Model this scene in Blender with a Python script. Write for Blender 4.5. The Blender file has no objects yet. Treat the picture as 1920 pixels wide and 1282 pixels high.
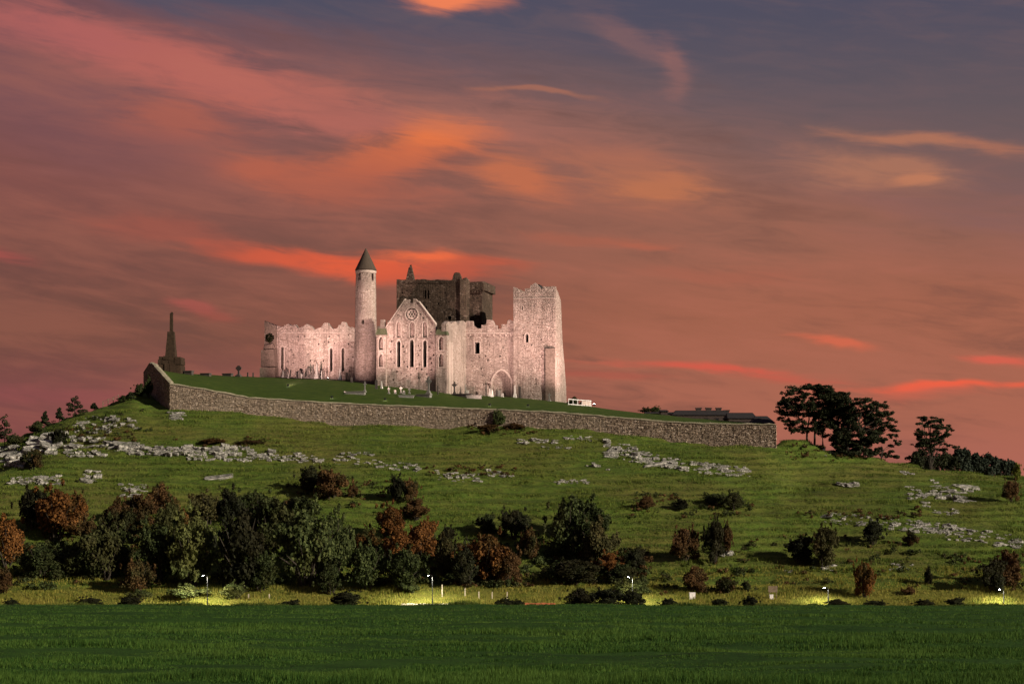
import bpy, bmesh, math, random
import numpy as np
from mathutils import Vector, Matrix
from mathutils.geometry import delaunay_2d_cdt
R = math.radians
random.seed(7)
rng = np.random.default_rng(7)
scene = bpy.context.scene
C = scene.collection

# ------------------------------------------------------------------ camera
F, HZ, CZ = 3000.0, 900.0, 1.7          # focal length in photo pixels, horizon row, eye height
cam_d = bpy.data.cameras.new('camera')
cam = bpy.data.objects.new('camera', cam_d); C.objects.link(cam)
cam.location = (0, 0, CZ); cam.rotation_euler = (R(90), 0, 0)
cam_d.sensor_width = 36; cam_d.lens = 36*F/1920
cam_d.shift_y = (HZ-641)/1920
cam_d.clip_end = 20000; cam_d.clip_start = 0.5
scene.camera = cam
# ------------------------------------------------------------------ exposure
scene.view_settings.view_transform = 'Standard'
scene.view_settings.look = 'None'
scene.view_settings.exposure = 0.25
scene.view_settings.gamma = 1.0
cy = scene.cycles; cy.max_bounces = 4; cy.diffuse_bounces = 2; cy.glossy_bounces = 1; cy.transmission_bounces = 2
# ------------------------------------------------------------------ sun
SUN_EL, SUN_PHI = R(21), R(30)
sun_dir = Vector((math.cos(SUN_EL)*math.cos(SUN_PHI), -math.cos(SUN_EL)*math.sin(SUN_PHI), math.sin(SUN_EL)))
sl = bpy.data.lights.new('sun', 'SUN'); sl.energy = 5.0; sl.angle = R(1.5); sl.color = (1.0, 0.85, 0.68)
so = bpy.data.objects.new('sun', sl); C.objects.link(so)
so.rotation_euler = sun_dir.to_track_quat('Z', 'Y').to_euler(); so.location = (60, -20, 80)

def lin(c):
    return tuple((v/255/12.92 if v <= 10.3 else ((v/255+.055)/1.055)**2.4) for v in c)
# ------------------------------------------------------------------ world: dusk sky with lit cloud
world = bpy.data.worlds.new('World'); scene.world = world; world.use_nodes = True
world.cycles.sampling_method = 'MANUAL'; world.cycles.sample_map_resolution = 192
nt = world.node_tree; nt.nodes.clear()
def N(t, **k):
    n = nt.nodes.new(t)
    for a, b in k.items(): setattr(n, a, b)
    return n
def L(a, b): nt.links.new(a, b)
def M(op, a, b=None, c=None, clamp=False):
    n = N('ShaderNodeMath', operation=op, use_clamp=clamp)
    for i, v in enumerate((a, b, c)):
        if v is None: continue
        if isinstance(v, (int, float)): n.inputs[i].default_value = v
        else: L(v, n.inputs[i])
    return n.outputs[0]
def MIX(f, a, b):
    n = N('ShaderNodeMix', data_type='RGBA')
    for s, v in ((n.inputs[0], f), (n.inputs[6], a), (n.inputs[7], b)):
        if isinstance(v, (int, float)): s.default_value = v
        elif isinstance(v, tuple): s.default_value = (*v, 1)
        else: L(v, s)
    return n.outputs[2]
tc = N('ShaderNodeTexCoord'); sx = N('ShaderNodeSeparateXYZ'); L(tc.outputs['Generated'], sx.inputs[0])
X, Y, Z = sx.outputs
az = M('ARCTAN2', X, Y)
el = M('ARCTAN2', Z, M('SQRT', M('ADD', M('MULTIPLY', X, X), M('MULTIPLY', Y, Y))))
# sky coordinates: 1 unit = 10 degrees of azimuth / elevation
U10 = M('MULTIPLY', az, 18/math.pi); V10 = M('MULTIPLY', el, 18/math.pi)
def sky_uv(px, py):
    return (math.degrees(math.atan((px-960)/F))/10, math.degrees(math.atan((HZ-py)/F))/10)
cmb = N('ShaderNodeCombineXYZ'); L(U10, cmb.inputs[0]); L(V10, cmb.inputs[1])
def noise(scale_xy, tilt, scale, detail=6, rough=.55, dist=0., off=0.):
    mp = N('ShaderNodeMapping'); mp.inputs['Scale'].default_value = (scale_xy[0], scale_xy[1], 1)
    mp.inputs['Location'].default_value = (off, off*.7, off)
    rt = N('ShaderNodeMapping'); rt.inputs['Rotation'].default_value = (0, 0, R(tilt))
    L(cmb.outputs[0], rt.inputs[0]); L(rt.outputs[0], mp.inputs[0])
    n = N('ShaderNodeTexNoise'); n.inputs['Scale'].default_value = scale; n.inputs['Detail'].default_value = detail
    n.inputs['Roughness'].default_value = rough; n.inputs['Distortion'].default_value = dist
    L(mp.outputs[0], n.inputs['Vector'])
    return n.outputs[0]
streak = noise((1.0, 5.5), 9, 1.5, 6, .6, .35, 3.1)      # long soft streaks sloping down to the right
fine = noise((1.0, 6.0), 6, 3.2, 6, .62, .8, 8.4)         # fine combed cirrus
broad = noise((1.0, 2.2), 12, .9, 5, .5, .3, 1.7)
warpa = noise((1.0, 2.0), 0, 1.6, 4, .5, 0, 20.); warpb = noise((1.0, 2.0), 0, 1.6, 4, .5, 0, 31.)
UW = M('ADD', U10, M('MULTIPLY', M('SUBTRACT', warpa, .5), .5))
VW = M('ADD', V10, M('MULTIPLY', M('SUBTRACT', warpb, .5), .16))
def ramp(fac, stops):
    n = N('ShaderNodeValToRGB'); cr = n.color_ramp; cr.interpolation = 'EASE'
    while len(cr.elements) < len(stops): cr.elements.new(.5)
    for e, (p, c) in zip(cr.elements, stops): e.position = p; e.color = (*lin(c), 1)
    L(fac, n.inputs[0]); return n.outputs[0]
fe = M('DIVIDE', V10, 4.0, clamp=True)      # 0..40 degrees
def ev(py): return sky_uv(0, py)[1]/4
rightr = ramp(fe, [(0, (176, 105, 92)), (ev(760), (172, 103, 84)), (ev(600), (165, 99, 78)), (ev(420), (154, 99, 82)), (ev(280), (146, 100, 88)), (ev(120), (122, 94, 92)), (.62, (84, 78, 92)), (1, (62, 64, 86))])
leftr = ramp(fe, [(0, (134, 74, 76)), (ev(760), (128, 72, 74)), (ev(620), (106, 67, 62)), (ev(500), (114, 70, 66)), (ev(350), (132, 78, 74)), (ev(200), (126, 80, 84)), (ev(60), (116, 76, 84)), (.62, (84, 78, 92)), (1, (62, 64, 86))])
def smooth(v, a, b):
    n = N('ShaderNodeMapRange', interpolation_type='SMOOTHSTEP')
    L(v, n.inputs[0]); n.inputs[1].default_value = a; n.inputs[2].default_value = b
    return n.outputs[0]
lr = smooth(U10, sky_uv(-100, 0)[0], sky_uv(1500, 0)[0])
col = MIX(lr, leftr, rightr)
# pink-orange cloud lit from below, in streaks
pk = smooth(M('ADD', M('ADD', M('MULTIPLY', streak, .6), M('MULTIPLY', broad, .4)), M('MULTIPLY', fine, .3)), .56, .84)
col = MIX(M('MULTIPLY', pk, M('ADD', .34, M('MULTIPLY', lr, .16))), col, lin((184, 108, 88)))
dk = smooth(M('ADD', M('ADD', M('MULTIPLY', broad, .45), M('MULTIPLY', fine, .3)), M('MULTIPLY', streak, .3)), .53, .34)
col = MIX(M('MULTIPLY', dk, .68), col, lin((112, 74, 68)))
# clear slate-blue upper sky above a slanting cloud edge
line = M('SUBTRACT', M('SUBTRACT', V10, M('MULTIPLY', UW, -.162)), sky_uv(960, 190)[1])
line = M('ADD', line, M('MULTIPLY', M('SUBTRACT', streak, .5), .42))
line = M('ADD', line, M('MULTIPLY', smooth(U10, -.4, 1.9), .34))
wid = M('ADD', .09, M('MULTIPLY', smooth(U10, -1.8, 1.8), .36))
blue = smooth(M('DIVIDE', line, wid), -.25, 1.25)
bluec = MIX(smooth(V10, 1.15, 1.75), lin((100, 88, 94)), lin((74, 76, 98)))
bluec = MIX(M('MULTIPLY', smooth(M('ADD', M('MULTIPLY', fine, .5), M('MULTIPLY', streak, .5)), .44, .68), .38), bluec, lin((110, 92, 98)))
col = MIX(M('MULTIPLY', blue, .93), col, bluec)
# individual cloud banks (px, py, half width, half height, tilt down to right, colour, strength)
banks = [
 (300, 135, 330, 40, 13, (196, 104, 94), .72), (600, 200, 280, 36, 10, (190, 108, 94), .62), (950, 232, 200, 30, 8, (172, 110, 96), .5), (90, 92, 160, 34, 9, (176, 96, 96), .50),
 (800, 270, 95, 27, -6, (244, 126, 70), 1.0), (735, 302, 150, 36, -8, (206, 106, 72), .80), (860, 250, 80, 22, 12, (214, 118, 82), .55),
 (340, 240, 120, 36, -4, (186, 98, 78), .60), (480, 325, 95, 20, 4, (196, 102, 76), .70), (620, 345, 190, 32, 6, (182, 96, 74), .55),
 (965, 335, 95, 30, 9, (208, 114, 76), .75), (1240, 350, 130, 30, 4, (206, 122, 80), .65), (1180, 315, 150, 26, 5, (184, 112, 86), .45),
 (1010, 184, 85, 4, 5, (196, 120, 88), .45), (1205, 90, 95, 26, 20, (150, 104, 100), .45), (1262, 135, 30, 52, 14, (164, 108, 100), .45),
 (860, 8, 85, 14, 6, (246, 132, 88), 1.0), (940, 22, 40, 10, 4, (190, 110, 90), .5),
 (1650, 340, 120, 26, 13, (192, 126, 96), .62), (1720, 290, 150, 12, 8, (204, 128, 92), .60), (1860, 310, 80, 14, 10, (200, 122, 90), .50), (1700, 362, 36, 12, 4, (206, 130, 94), .6),
 (560, 488, 160, 17, 5, (222, 92, 62), .80), (690, 500, 110, 18, 4, (240, 96, 60), .80), (775, 484, 85, 9, 3, (255, 112, 66), .85), (800, 512, 140, 16, 3, (204, 88, 64), .70), (910, 494, 90, 10, 1, (208, 90, 64), .60),
 (300, 440, 160, 18, 10, (168, 84, 70), .50), (350, 588, 48, 9, 9, (178, 84, 78), .60), (400, 606, 44, 8, 10, (170, 82, 72), .50), (10, 495, 60, 12, 8, (176, 80, 76), .6),
 (1100, 440, 140, 9, 4, (178, 98, 76), .5), (1210, 456, 60, 7, 8, (192, 100, 76), .5), (1340, 520, 160, 14, 4, (178, 98, 78), .40),
 (1580, 644, 62, 6, 8, (222, 106, 78), .8), (1330, 690, 190, 8, 4, (226, 90, 74), .75), (1500, 712, 160, 8, 5, (206, 92, 76), .6), (1120, 700, 120, 8, 3, (184, 86, 74), .45),
 (1800, 722, 190, 7, -3, (250, 98, 70), .90), (1880, 676, 60, 6, 6, (226, 98, 80), .8), (1720, 735, 160, 9, -2, (214, 100, 80), .5),
 (100, 745, 220, 16, 2, (146, 76, 80), .5), (180, 300, 200, 50, 6, (112, 74, 84), .35),
]
fmod = M('ADD', M('MULTIPLY', M('SUBTRACT', fine, .5), 1.5), M('MULTIPLY', M('SUBTRACT', streak, .5), .9))
wcmb = N('ShaderNodeCombineXYZ'); L(UW, wcmb.inputs[0]); L(VW, wcmb.inputs[1])
for (px, py, hw, hh, tilt, c, st) in banks:
    u0, v0 = sky_uv(px, py); k = math.degrees(1/F)/10
    mp = N('ShaderNodeMapping', vector_type='TEXTURE'); L(wcmb.outputs[0], mp.inputs[0])
    mp.inputs['Location'].default_value = (u0, v0, 0); mp.inputs['Rotation'].default_value = (0, 0, R(-tilt)); mp.inputs['Scale'].default_value = (hw*k*2.1, hh*k*2.5, 1)
    gn = N('ShaderNodeTexGradient', gradient_type='SPHERICAL'); L(mp.outputs[0], gn.inputs[0]); h = gn.outputs['Fac']
    f = M('MULTIPLY', smooth(M('MULTIPLY', h, M('ADD', h, fmod)), .02, .74), st, clamp=True)
    col = MIX(f, col, lin(c))
skyt = N('ShaderNodeTexSky', sky_type='NISHITA'); skyt.sun_disc = False
skyt.sun_elevation = R(2.0); skyt.sun_rotation = R(90)+SUN_PHI
bg = N('ShaderNodeBackground'); bg.inputs[1].default_value = .77; L(col, bg.inputs[0])
bg2 = N('ShaderNodeBackground'); bg2.inputs[1].default_value = 0.006; L(skyt.outputs[0], bg2.inputs[0])
ad = N('ShaderNodeAddShader'); L(bg.outputs[0], ad.inputs[0]); L(bg2.outputs[0], ad.inputs[1])
wo = N('ShaderNodeOutputWorld'); L(ad.outputs[0], wo.inputs[0])

# ================================================================== helpers
def hash2(ix, iy, s):
    h = (ix.astype(np.int64)*374761393 + iy.astype(np.int64)*668265263 + s*1442695041) & 0xffffffff
    h = ((h ^ (h >> 13))*1274126177) & 0xffffffff
    return ((h ^ (h >> 16)) & 0xffff)/65535.0
def vnoise(x, y, s=0):
    x = np.asarray(x, float); y = np.asarray(y, float)
    ix = np.floor(x); iy = np.floor(y); fx = x-ix; fy = y-iy
    fx = fx*fx*(3-2*fx); fy = fy*fy*(3-2*fy)
    a = hash2(ix, iy, s); b = hash2(ix+1, iy, s); c = hash2(ix, iy+1, s); d = hash2(ix+1, iy+1, s)
    return (a*(1-fx)+b*fx)*(1-fy)+(c*(1-fx)+d*fx)*fy
def fbm(x, y, s=0, o=4):
    t = 0; a = 1; n = 0
    for i in range(o): t = t+a*vnoise(x*2**i, y*2**i, s+i*17); n += a; a *= .5
    return t/n-.5

def mesh_from(name, V, faces, smooth=False):
    me = bpy.data.meshes.new(name)
    if isinstance(faces, np.ndarray):
        V = np.asarray(V, dtype=np.float32).reshape(-1, 3); k = faces.shape[1]; nf = len(faces)
        me.vertices.add(len(V)); me.vertices.foreach_set('co', V.ravel())
        me.loops.add(nf*k); me.loops.foreach_set('vertex_index', faces.astype(np.int32).ravel())
        me.polygons.add(nf); me.polygons.foreach_set('loop_start', np.arange(0, nf*k, k, dtype=np.int32))
        me.update(calc_edges=True)
    else:
        me.from_pydata([tuple(v) for v in V], [], faces); me.update()
    if smooth:
        me.polygons.foreach_set('use_smooth', [True]*len(me.polygons))
    return me
def link(name, me, mat=None, parent=None, loc=(0, 0, 0), rot=None, scale=None):
    o = bpy.data.objects.new(name, me); C.objects.link(o)
    o.location = loc
    if rot is not None: o.rotation_euler = rot
    if scale is not None: o.scale = scale
    if mat is not None and me is not None and not me.materials: me.materials.append(mat)
    if parent is not None: o.parent = parent
    return o
def tag(o, label, cat, group=None):
    o['label'] = label; o['category'] = cat
    if group: o['group'] = group
    return o
def empty(name, loc, label, cat, group=None, rz=0):
    o = bpy.data.objects.new(name, None); C.objects.link(o); o.location = loc; o.rotation_euler = (0, 0, rz)
    o.empty_display_size = .5
    return tag(o, label, cat, group)
def struct(o): o['kind'] = 'structure'; return o
def stuff(o): o['kind'] = 'stuff'; return o

class MB:
    def __init__(s): s.v = []; s.f = []
    def add(s, v, f):
        n = len(s.v); s.v += [tuple(p) for p in v]; s.f += [tuple(i+n for i in q) for q in f]
    def box(s, x0, x1, y0, y1, z0, z1, j=0., tx=0., ty=0.):
        vs = []
        for z, k in ((z0, 0), (z1, 1)):
            for x, y in ((x0, y0), (x1, y0), (x1, y1), (x0, y1)):
                cx, cy = (x0+x1)/2, (y0+y1)/2
                x2 = x+(cx-x)*tx*k; y2 = y+(cy-y)*ty*k
                vs.append((x2+random.uniform(-j, j), y2+random.uniform(-j, j), z+random.uniform(-j, j)))
        s.add(vs, [(0, 3, 2, 1), (4, 5, 6, 7), (0, 1, 5, 4), (1, 2, 6, 5), (2, 3, 7, 6), (3, 0, 4, 7)])
    def tube(s, pts, rad, seg=6):
        n0 = len(s.v); m = len(pts)
        for i, p in enumerate(pts):
            p = Vector(p); a = Vector(pts[max(i-1, 0)]); b = Vector(pts[min(i+1, m-1)])
            d = (b-a).normalized() if (b-a).length > 1e-6 else Vector((0, 0, 1))
            q = d.to_track_quat('Z', 'Y')
            for k in range(seg):
                t = 2*math.pi*k/seg
                s.v.append(tuple(p+q @ Vector((math.cos(t)*rad[i], math.sin(t)*rad[i], 0))))
        for i in range(m-1):
            for k in range(seg):
                a = n0+i*seg+k; b = n0+i*seg+(k+1) % seg
                s.f.append((a, b, b+seg, a+seg))
        s.f.append(tuple(n0+k for k in reversed(range(seg)))); s.f.append(tuple(n0+(m-1)*seg+k for k in range(seg)))
    def lathe(s, prof, seg=24, c=(0, 0)):
        n0 = len(s.v)
        for r, z in prof:
            for k in range(seg):
                t = 2*math.pi*k/seg; s.v.append((c[0]+r*math.cos(t), c[1]+r*math.sin(t), z))
        for i in range(len(prof)-1):
            for k in range(seg):
                a = n0+i*seg+k; b = n0+i*seg+(k+1) % seg
                s.f.append((a, b, b+seg, a+seg))
        s.f.append(tuple(n0+(len(prof)-1)*seg+k for k in range(seg)))
    def build(s, name, mat, parent=None, loc=(0, 0, 0), smooth=False, rot=None):
        return link(name, mesh_from(name, s.v, s.f, smooth), mat, parent, loc, rot)

# ------------------------------------------------------------------ materials
def newmat(name, rough=.9, spec=.2):
    m = bpy.data.materials.new(name); m.use_nodes = True
    b = m.node_tree.nodes['Principled BSDF']; b.inputs['Roughness'].default_value = rough
    b.inputs['Specular IOR Level'].default_value = spec
    return m, m.node_tree, b
class G:
    """tiny node builder"""
    def __init__(s, nt): s.nt = nt
    def n(s, t, **k):
        n = s.nt.nodes.new(t)
        for a, b in k.items(): setattr(n, a, b)
        return n
    def l(s, a, b): s.nt.links.new(a, b)
    def coord(s, kind='Object', scale=(1, 1, 1)):
        t = s.n('ShaderNodeTexCoord'); m = s.n('ShaderNodeMapping'); m.inputs['Scale'].default_value = scale
        s.l(t.outputs[kind], m.inputs[0]); return m.outputs[0]
    def noise(s, vec, scale, detail=5, rough=.6, dist=0):
        n = s.n('ShaderNodeTexNoise'); n.inputs['Scale'].default_value = scale; n.inputs['Detail'].default_value = detail
        n.inputs['Roughness'].default_value = rough; n.inputs['Distortion'].default_value = dist
        s.l(vec, n.inputs['Vector']); return n.outputs[0]
    def vor(s, vec, scale, feature='F1', out=0, rnd=1.):
        n = s.n('ShaderNodeTexVoronoi', feature=feature); n.inputs['Scale'].default_value = scale
        n.inputs['Randomness'].default_value = rnd
        s.l(vec, n.inputs['Vector']); return n.outputs[out]
    def ramp(s, f, stops, interp='LINEAR'):
        n = s.n('ShaderNodeValToRGB'); cr = n.color_ramp; cr.interpolation = interp
        while len(cr.elements) < len(stops): cr.elements.new(.5)
        for e, (p, c) in zip(cr.elements, stops): e.position = p; e.color = (*c, 1)
        s.l(f, n.inputs[0]); return n.outputs[0]
    def rng(s, f, a, b, c=0., d=1.):
        n = s.n('ShaderNodeMapRange'); s.l(f, n.inputs[0])
        for i, v in enumerate((a, b, c, d)): n.inputs[i+1].default_value = v
        return n.outputs[0]
    def mix(s, f, a, b, mode='MIX'):
        n = s.n('ShaderNodeMix', data_type='RGBA', blend_type=mode)
        for q, v in ((n.inputs[0], f), (n.inputs[6], a), (n.inputs[7], b)):
            if isinstance(v, (int, float)): q.default_value = v
            elif isinstance(v, tuple): q.default_value = (*v, 1)
            else: s.l(v, q)
        return n.outputs[2]
    def math(s, op, a, b):
        n = s.n('ShaderNodeMath', operation=op)
        for q, v in ((n.inputs[0], a), (n.inputs[1], b)):
            if isinstance(v, (int, float)): q.default_value = v
            else: s.l(v, q)
        return n.outputs[0]
    def bump(s, h, strength, dist, b):
        n = s.n('ShaderNodeBump'); n.inputs['Strength'].default_value = strength; n.inputs['Distance'].default_value = dist
        s.l(h, n.inputs['Height']); s.l(n.outputs[0], b.inputs['Normal'])

def mat_masonry(name, base, dark, pale, cell=(1.9, 1.9, 3.3), bump=.8):
    m, t, b = newmat(name, .95, .1); g = G(t)
    v = g.coord('Object', cell)
    n1 = g.noise(v, .35, 3); w = g.n('ShaderNodeVectorMath', operation='ADD')
    sc = g.n('ShaderNodeVectorMath', operation='SCALE'); sc.inputs[3].default_value = .35
    nn = g.n('ShaderNodeTexNoise'); nn.inputs['Scale'].default_value = .6; g.l(v, nn.inputs['Vector'])
    g.l(nn.outputs['Color'], sc.inputs[0]); g.l(v, w.inputs[0]); g.l(sc.outputs[0], w.inputs[1])
    cellc = g.vor(w.outputs[0], 1., 'F1', 1, .85); edge = g.vor(w.outputs[0], 1., 'DISTANCE_TO_EDGE', 0, .85)
    sp = g.n('ShaderNodeSeparateColor'); g.l(cellc, sp.inputs[0])
    c = g.ramp(sp.outputs[0], [(0, dark), (.22, base), (.75, base), (1, pale)])
    ob = g.coord('Object'); big = g.noise(ob, .22, 5, .6); mid = g.noise(ob, 1.1, 6, .7)
    c = g.mix(g.rng(big, .45, .70), c, tuple(x*.66 for x in base))
    c = g.mix(g.rng(mid, .60, .78, 0., .8), c, tuple(x*.5 for x in dark))
    strk = g.noise(g.coord('Object', (1.3, 1.3, .12)), 1., 5, .65)
    c = g.mix(g.math('MULTIPLY', g.rng(strk, .50, .70), .62), c, tuple(x*.6 for x in dark))
    c = g.mix(g.rng(edge, .0, .10, .75, 0.), c, tuple(x*.45 for x in dark))
    g.l(c, b.inputs['Base Color'])
    h = g.math('ADD', g.rng(edge, 0, .15), g.math('MULTIPLY', mid, .6)); g.bump(h, bump, .12, b)
    return m
def mat_stones(name, cols):
    """per-stone colour by mesh island"""
    m, t, b = newmat(name, .95, .1); g = G(t)
    geo = g.n('ShaderNodeNewGeometry'); c = g.ramp(geo.outputs['Random Per Island'], cols)
    n = g.noise(g.coord('Object'), 2.5, 5, .7); c = g.mix(g.rng(n, .45, .75), c, (.08, .07, .055))
    n2 = g.noise(g.coord('Object'), .16, 4); c = g.mix(g.math('MULTIPLY', g.rng(n2, .45, .65), .35), c, (.24, .21, .15))
    g.l(c, b.inputs['Base Color']); g.bump(n, .6, .05, b); return m
def mat_noise(name, stops, scale=1.5, rough=.9, bump=.3, bd=.05, spec=.2, rnd=False, coords='Object', stretch=(1, 1, 1)):
    m, t, b = newmat(name, rough, spec); g = G(t)
    n = g.noise(g.coord(coords, stretch), scale, 6, .65); c = g.ramp(n, stops)
    if rnd:
        oi = g.n('ShaderNodeObjectInfo'); hv = g.n('ShaderNodeHueSaturation')
        g.l(g.rng(oi.outputs['Random'], 0, 1, .7, 1.25), hv.inputs['Value']); g.l(c, hv.inputs['Color']); c = hv.outputs[0]
    g.l(c, b.inputs['Base Color'])
    if bump: g.bump(n, bump, bd, b)
    return m
def mat_leaf(name, a, bcol, c2, scale=.5, trans=.25):
    """leaves: per-leaf variation plus colour patches through the crown"""
    m, t, b = newmat(name, .75, .15); g = G(t)
    geo = g.n('ShaderNodeNewGeometry'); oi = g.n('ShaderNodeObjectInfo')
    vv = g.n('ShaderNodeVectorMath', operation='ADD'); g.l(g.coord('Object'), vv.inputs[0])
    cx = g.n('ShaderNodeCombineXYZ'); g.l(g.math('MULTIPLY', oi.outputs['Random'], 37.), cx.inputs[0]); g.l(cx.outputs[0], vv.inputs[1])
    n = g.noise(vv.outputs[0], scale, 4, .6)
    c = g.ramp(geo.outputs['Random Per Island'], [(0, tuple(x*.5 for x in a)), (.5, a), (1, bcol)])
    c = g.mix(g.rng(n, .48, .62), c, g.ramp(geo.outputs['Random Per Island'], [(0, tuple(x*.45 for x in c2)), (1, c2)]))
    hv = g.n('ShaderNodeHueSaturation'); g.l(g.rng(oi.outputs['Random'], 0, 1, .75, 1.2), hv.inputs['Value']); g.l(c, hv.inputs['Color'])
    g.l(hv.outputs[0], b.inputs['Base Color'])
    tr = g.n('ShaderNodeBsdfTranslucent'); g.l(hv.outputs[0], tr.inputs[0])
    mx = g.n('ShaderNodeMixShader'); mx.inputs[0].default_value = trans
    g.l(b.outputs[0], mx.inputs[1]); g.l(tr.outputs[0], mx.inputs[2])
    g.l(mx.outputs[0], t.nodes['Material Output'].inputs[0]); return m
def mat_emit(name, c, s):
    m, t, b = newmat(name); b.inputs['Base Color'].default_value = (*c, 1)
    b.inputs['Emission Color'].default_value = (*c, 1); b.inputs['Emission Strength'].default_value = s; return m

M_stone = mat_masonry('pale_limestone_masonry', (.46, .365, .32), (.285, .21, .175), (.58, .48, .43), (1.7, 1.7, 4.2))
M_dark = mat_masonry('shade_darkened_masonry', (.095, .068, .050), (.035, .026, .02), (.19, .145, .115))  # crossing tower's lack of light is put into this darker stone colour
M_trim = mat_noise('cut_stone_trim', [(.3, (.38, .31, .27)), (.7, (.54, .45, .40))], 3)
M_slate = mat_noise('dark_slate', [(.3, (.014, .013, .014)), (.7, (.036, .032, .032))], 4)
M_lichen = mat_noise('mossy_roof_slab', [(.3, (.04, .055, .025)), (.7, (.13, .13, .08))], 3)
M_cone = mat_noise('mossy_conical_cap', [(.3, (.04, .032, .025)), (.7, (.10, .075, .056))], 3.5, stretch=(1, 1, 4))
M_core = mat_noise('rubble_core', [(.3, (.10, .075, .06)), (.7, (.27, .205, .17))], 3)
M_wall = mat_noise('wall_mortar', [(.3, (.15, .12, .095)), (.7, (.27, .225, .18))], 3.5)
M_wstone = mat_stones('wall_rubble_stones', [(0, (.13, .095, .068)), (.2, (.25, .19, .138)), (.55, (.36, .28, .205)), (.88, (.46, .365, .28)), (1, (.66, .56, .46))])
M_cope = mat_noise('wall_coping', [(.3, (.18, .17, .11)), (.7, (.38, .34, .24))], 2)
M_grave_d = mat_noise('dark_gravestone', [(.3, (.035, .032, .03)), (.7, (.10, .085, .075))], 5)
M_grave_g = mat_noise('grey_gravestone', [(.3, (.13, .13, .12)), (.7, (.30, .29, .26))], 5)
M_grave_w = mat_noise('white_gravestone', [(.3, (.55, .52, .48)), (.7, (.80, .77, .72))], 5)
M_monu = mat_noise('monument_stone', [(.3, (.020, .013, .008)), (.7, (.055, .035, .021))], 2.2)
M_rock = mat_noise('limestone_rock', [(.34, (.035, .04, .028)), (.47, (.18, .18, .155)), (.70, (.54, .52, .475))], 1.9, .95, 1.0, .2, .1, True)
M_bark = mat_noise('bark', [(.3, (.02, .017, .013)), (.7, (.06, .05, .038))], 5)
M_white = mat_noise('white_paint', [(.3, (.68, .66, .64)), (.7, (.82, .80, .78))], 6, .6, 0)
M_lampm = mat_noise('galvanised_steel', [(.3, (.28, .29, .30)), (.7, (.40, .41, .42))], 6, .5, 0)
M_lampd = mat_noise('dark_painted_steel', [(.3, (.018, .019, .02)), (.7, (.035, .036, .038))], 6, .6, 0)
M_black = mat_noise('black_housing', [(.3, (.015, .015, .016)), (.7, (.03, .03, .03))], 6, .6, 0)
M_wood = mat_noise('weathered_timber', [(.3, (.10, .07, .045)), (.7, (.24, .19, .13))], 6)
M_postw = mat_noise('pale_fence_timber', [(.3, (.32, .28, .20)), (.7, (.50, .44, .34))], 6)
M_road = mat_noise('asphalt', [(.3, (.035, .035, .036)), (.7, (.065, .063, .06))], 8, .85)
M_housew = mat_noise('dark_rendered_wall', [(.3, (.03, .022, .02)), (.7, (.06, .045, .04))], 2)
M_glass = mat_noise('dark_glass', [(.3, (.01, .01, .012)), (.7, (.02, .02, .025))], 2, .15, 0)

L_dark = mat_leaf('leaf_dark_green', (.030, .044, .013), (.075, .098, .030), (.062, .062, .020))
L_green = mat_leaf('leaf_green', (.058, .082, .024), (.13, .155, .05), (.11, .12, .034))
L_olive = mat_leaf('leaf_olive', (.06, .06, .02), (.12, .11, .04), (.10, .065, .022))
L_rust = mat_leaf('leaf_rust', (.135, .058, .016), (.26, .115, .028), (.06, .066, .02))
L_brown = mat_leaf('leaf_brown', (.088, .048, .018), (.16, .09, .032), (.05, .056, .018))
L_black = mat_leaf('leaf_blackish', (.016, .020, .009), (.042, .048, .018), (.034, .032, .012))
L_tree = mat_leaf('leaf_tree', (.018, .024, .010), (.045, .05, .02), (.03, .04, .014))
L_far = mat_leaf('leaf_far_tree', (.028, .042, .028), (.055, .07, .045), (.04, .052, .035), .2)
L_lime = mat_leaf('leaf_lime', (.20, .22, .03), (.34, .36, .06), (.15, .20, .03))
KM = dict(D=L_dark, G=L_green, V=L_olive, O=L_rust, B=L_brown, K=L_black)

# ================================================================== terrain
WPX = np.array([319, 383, 467, 550, 633, 700, 805, 930, 1030, 1080, 1160, 1260, 1330, 1400, 1455.])
WTOP = np.array([718, 728.5, 744, 750, 754.6, 758, 762, 766.5, 771, 774.5, 781.7, 789.6, 793, 794, 794.6])
WBOT = np.array([762, 767, 775, 784, 792, 796, 796, 800, 802, 804, 813, 823, 828, 836, 839.])
WDP = np.interp(WPX, [319, 600, 900, 1200, 1455], [300, 298, 294, 288, 282])
def zof(py, d): return CZ+(HZ-py)/F*d
def P(px, py, d): return Vector(((px-960)/F*d, d, zof(py, d)))
base_pts = [(0, 0.), (184, -.069*184), (187, -12.95), (190.5, -14.2), (193, -14.6), (201.5, -14.6), (206, zof(1126, 206)), (218, zof(1082, 218)), (235, zof(1006, 235)), (252, zof(936, 252))]
cols = []
def ridge_tail(d, z): return [(d+8, z-.8), (d+30, z-6), (d+70, -12), (d+110, -14), (900, -14)]
for px, pts in [(-500, [(270, 905), (292, 868), (300, 852)]), (-150, [(270, 900), (292, 865), (300, 845)]), (0, [(270, 893), (290, 855), (302, 832)]), (70, [(270, 886), (290, 832), (303, 806)]),
                (130, [(270, 882), (288, 820), (304, 778)]), (200, [(270, 880), (288, 812), (306, 757)]), (232, [(270, 878), (288, 806), (309, 739)]), (250, [(270, 878), (288, 804), (311, 724)]), (274, [(270, 877), (290, 796), (302, 758), (318, 712)]), (292, [(270, 877), (290, 798), (300, 774), (310, 745)])]:
    q = base_pts+[(d, zof(py, d)) for d, py in pts]; cols.append((px, q+ridge_tail(*q[-1])))
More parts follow.
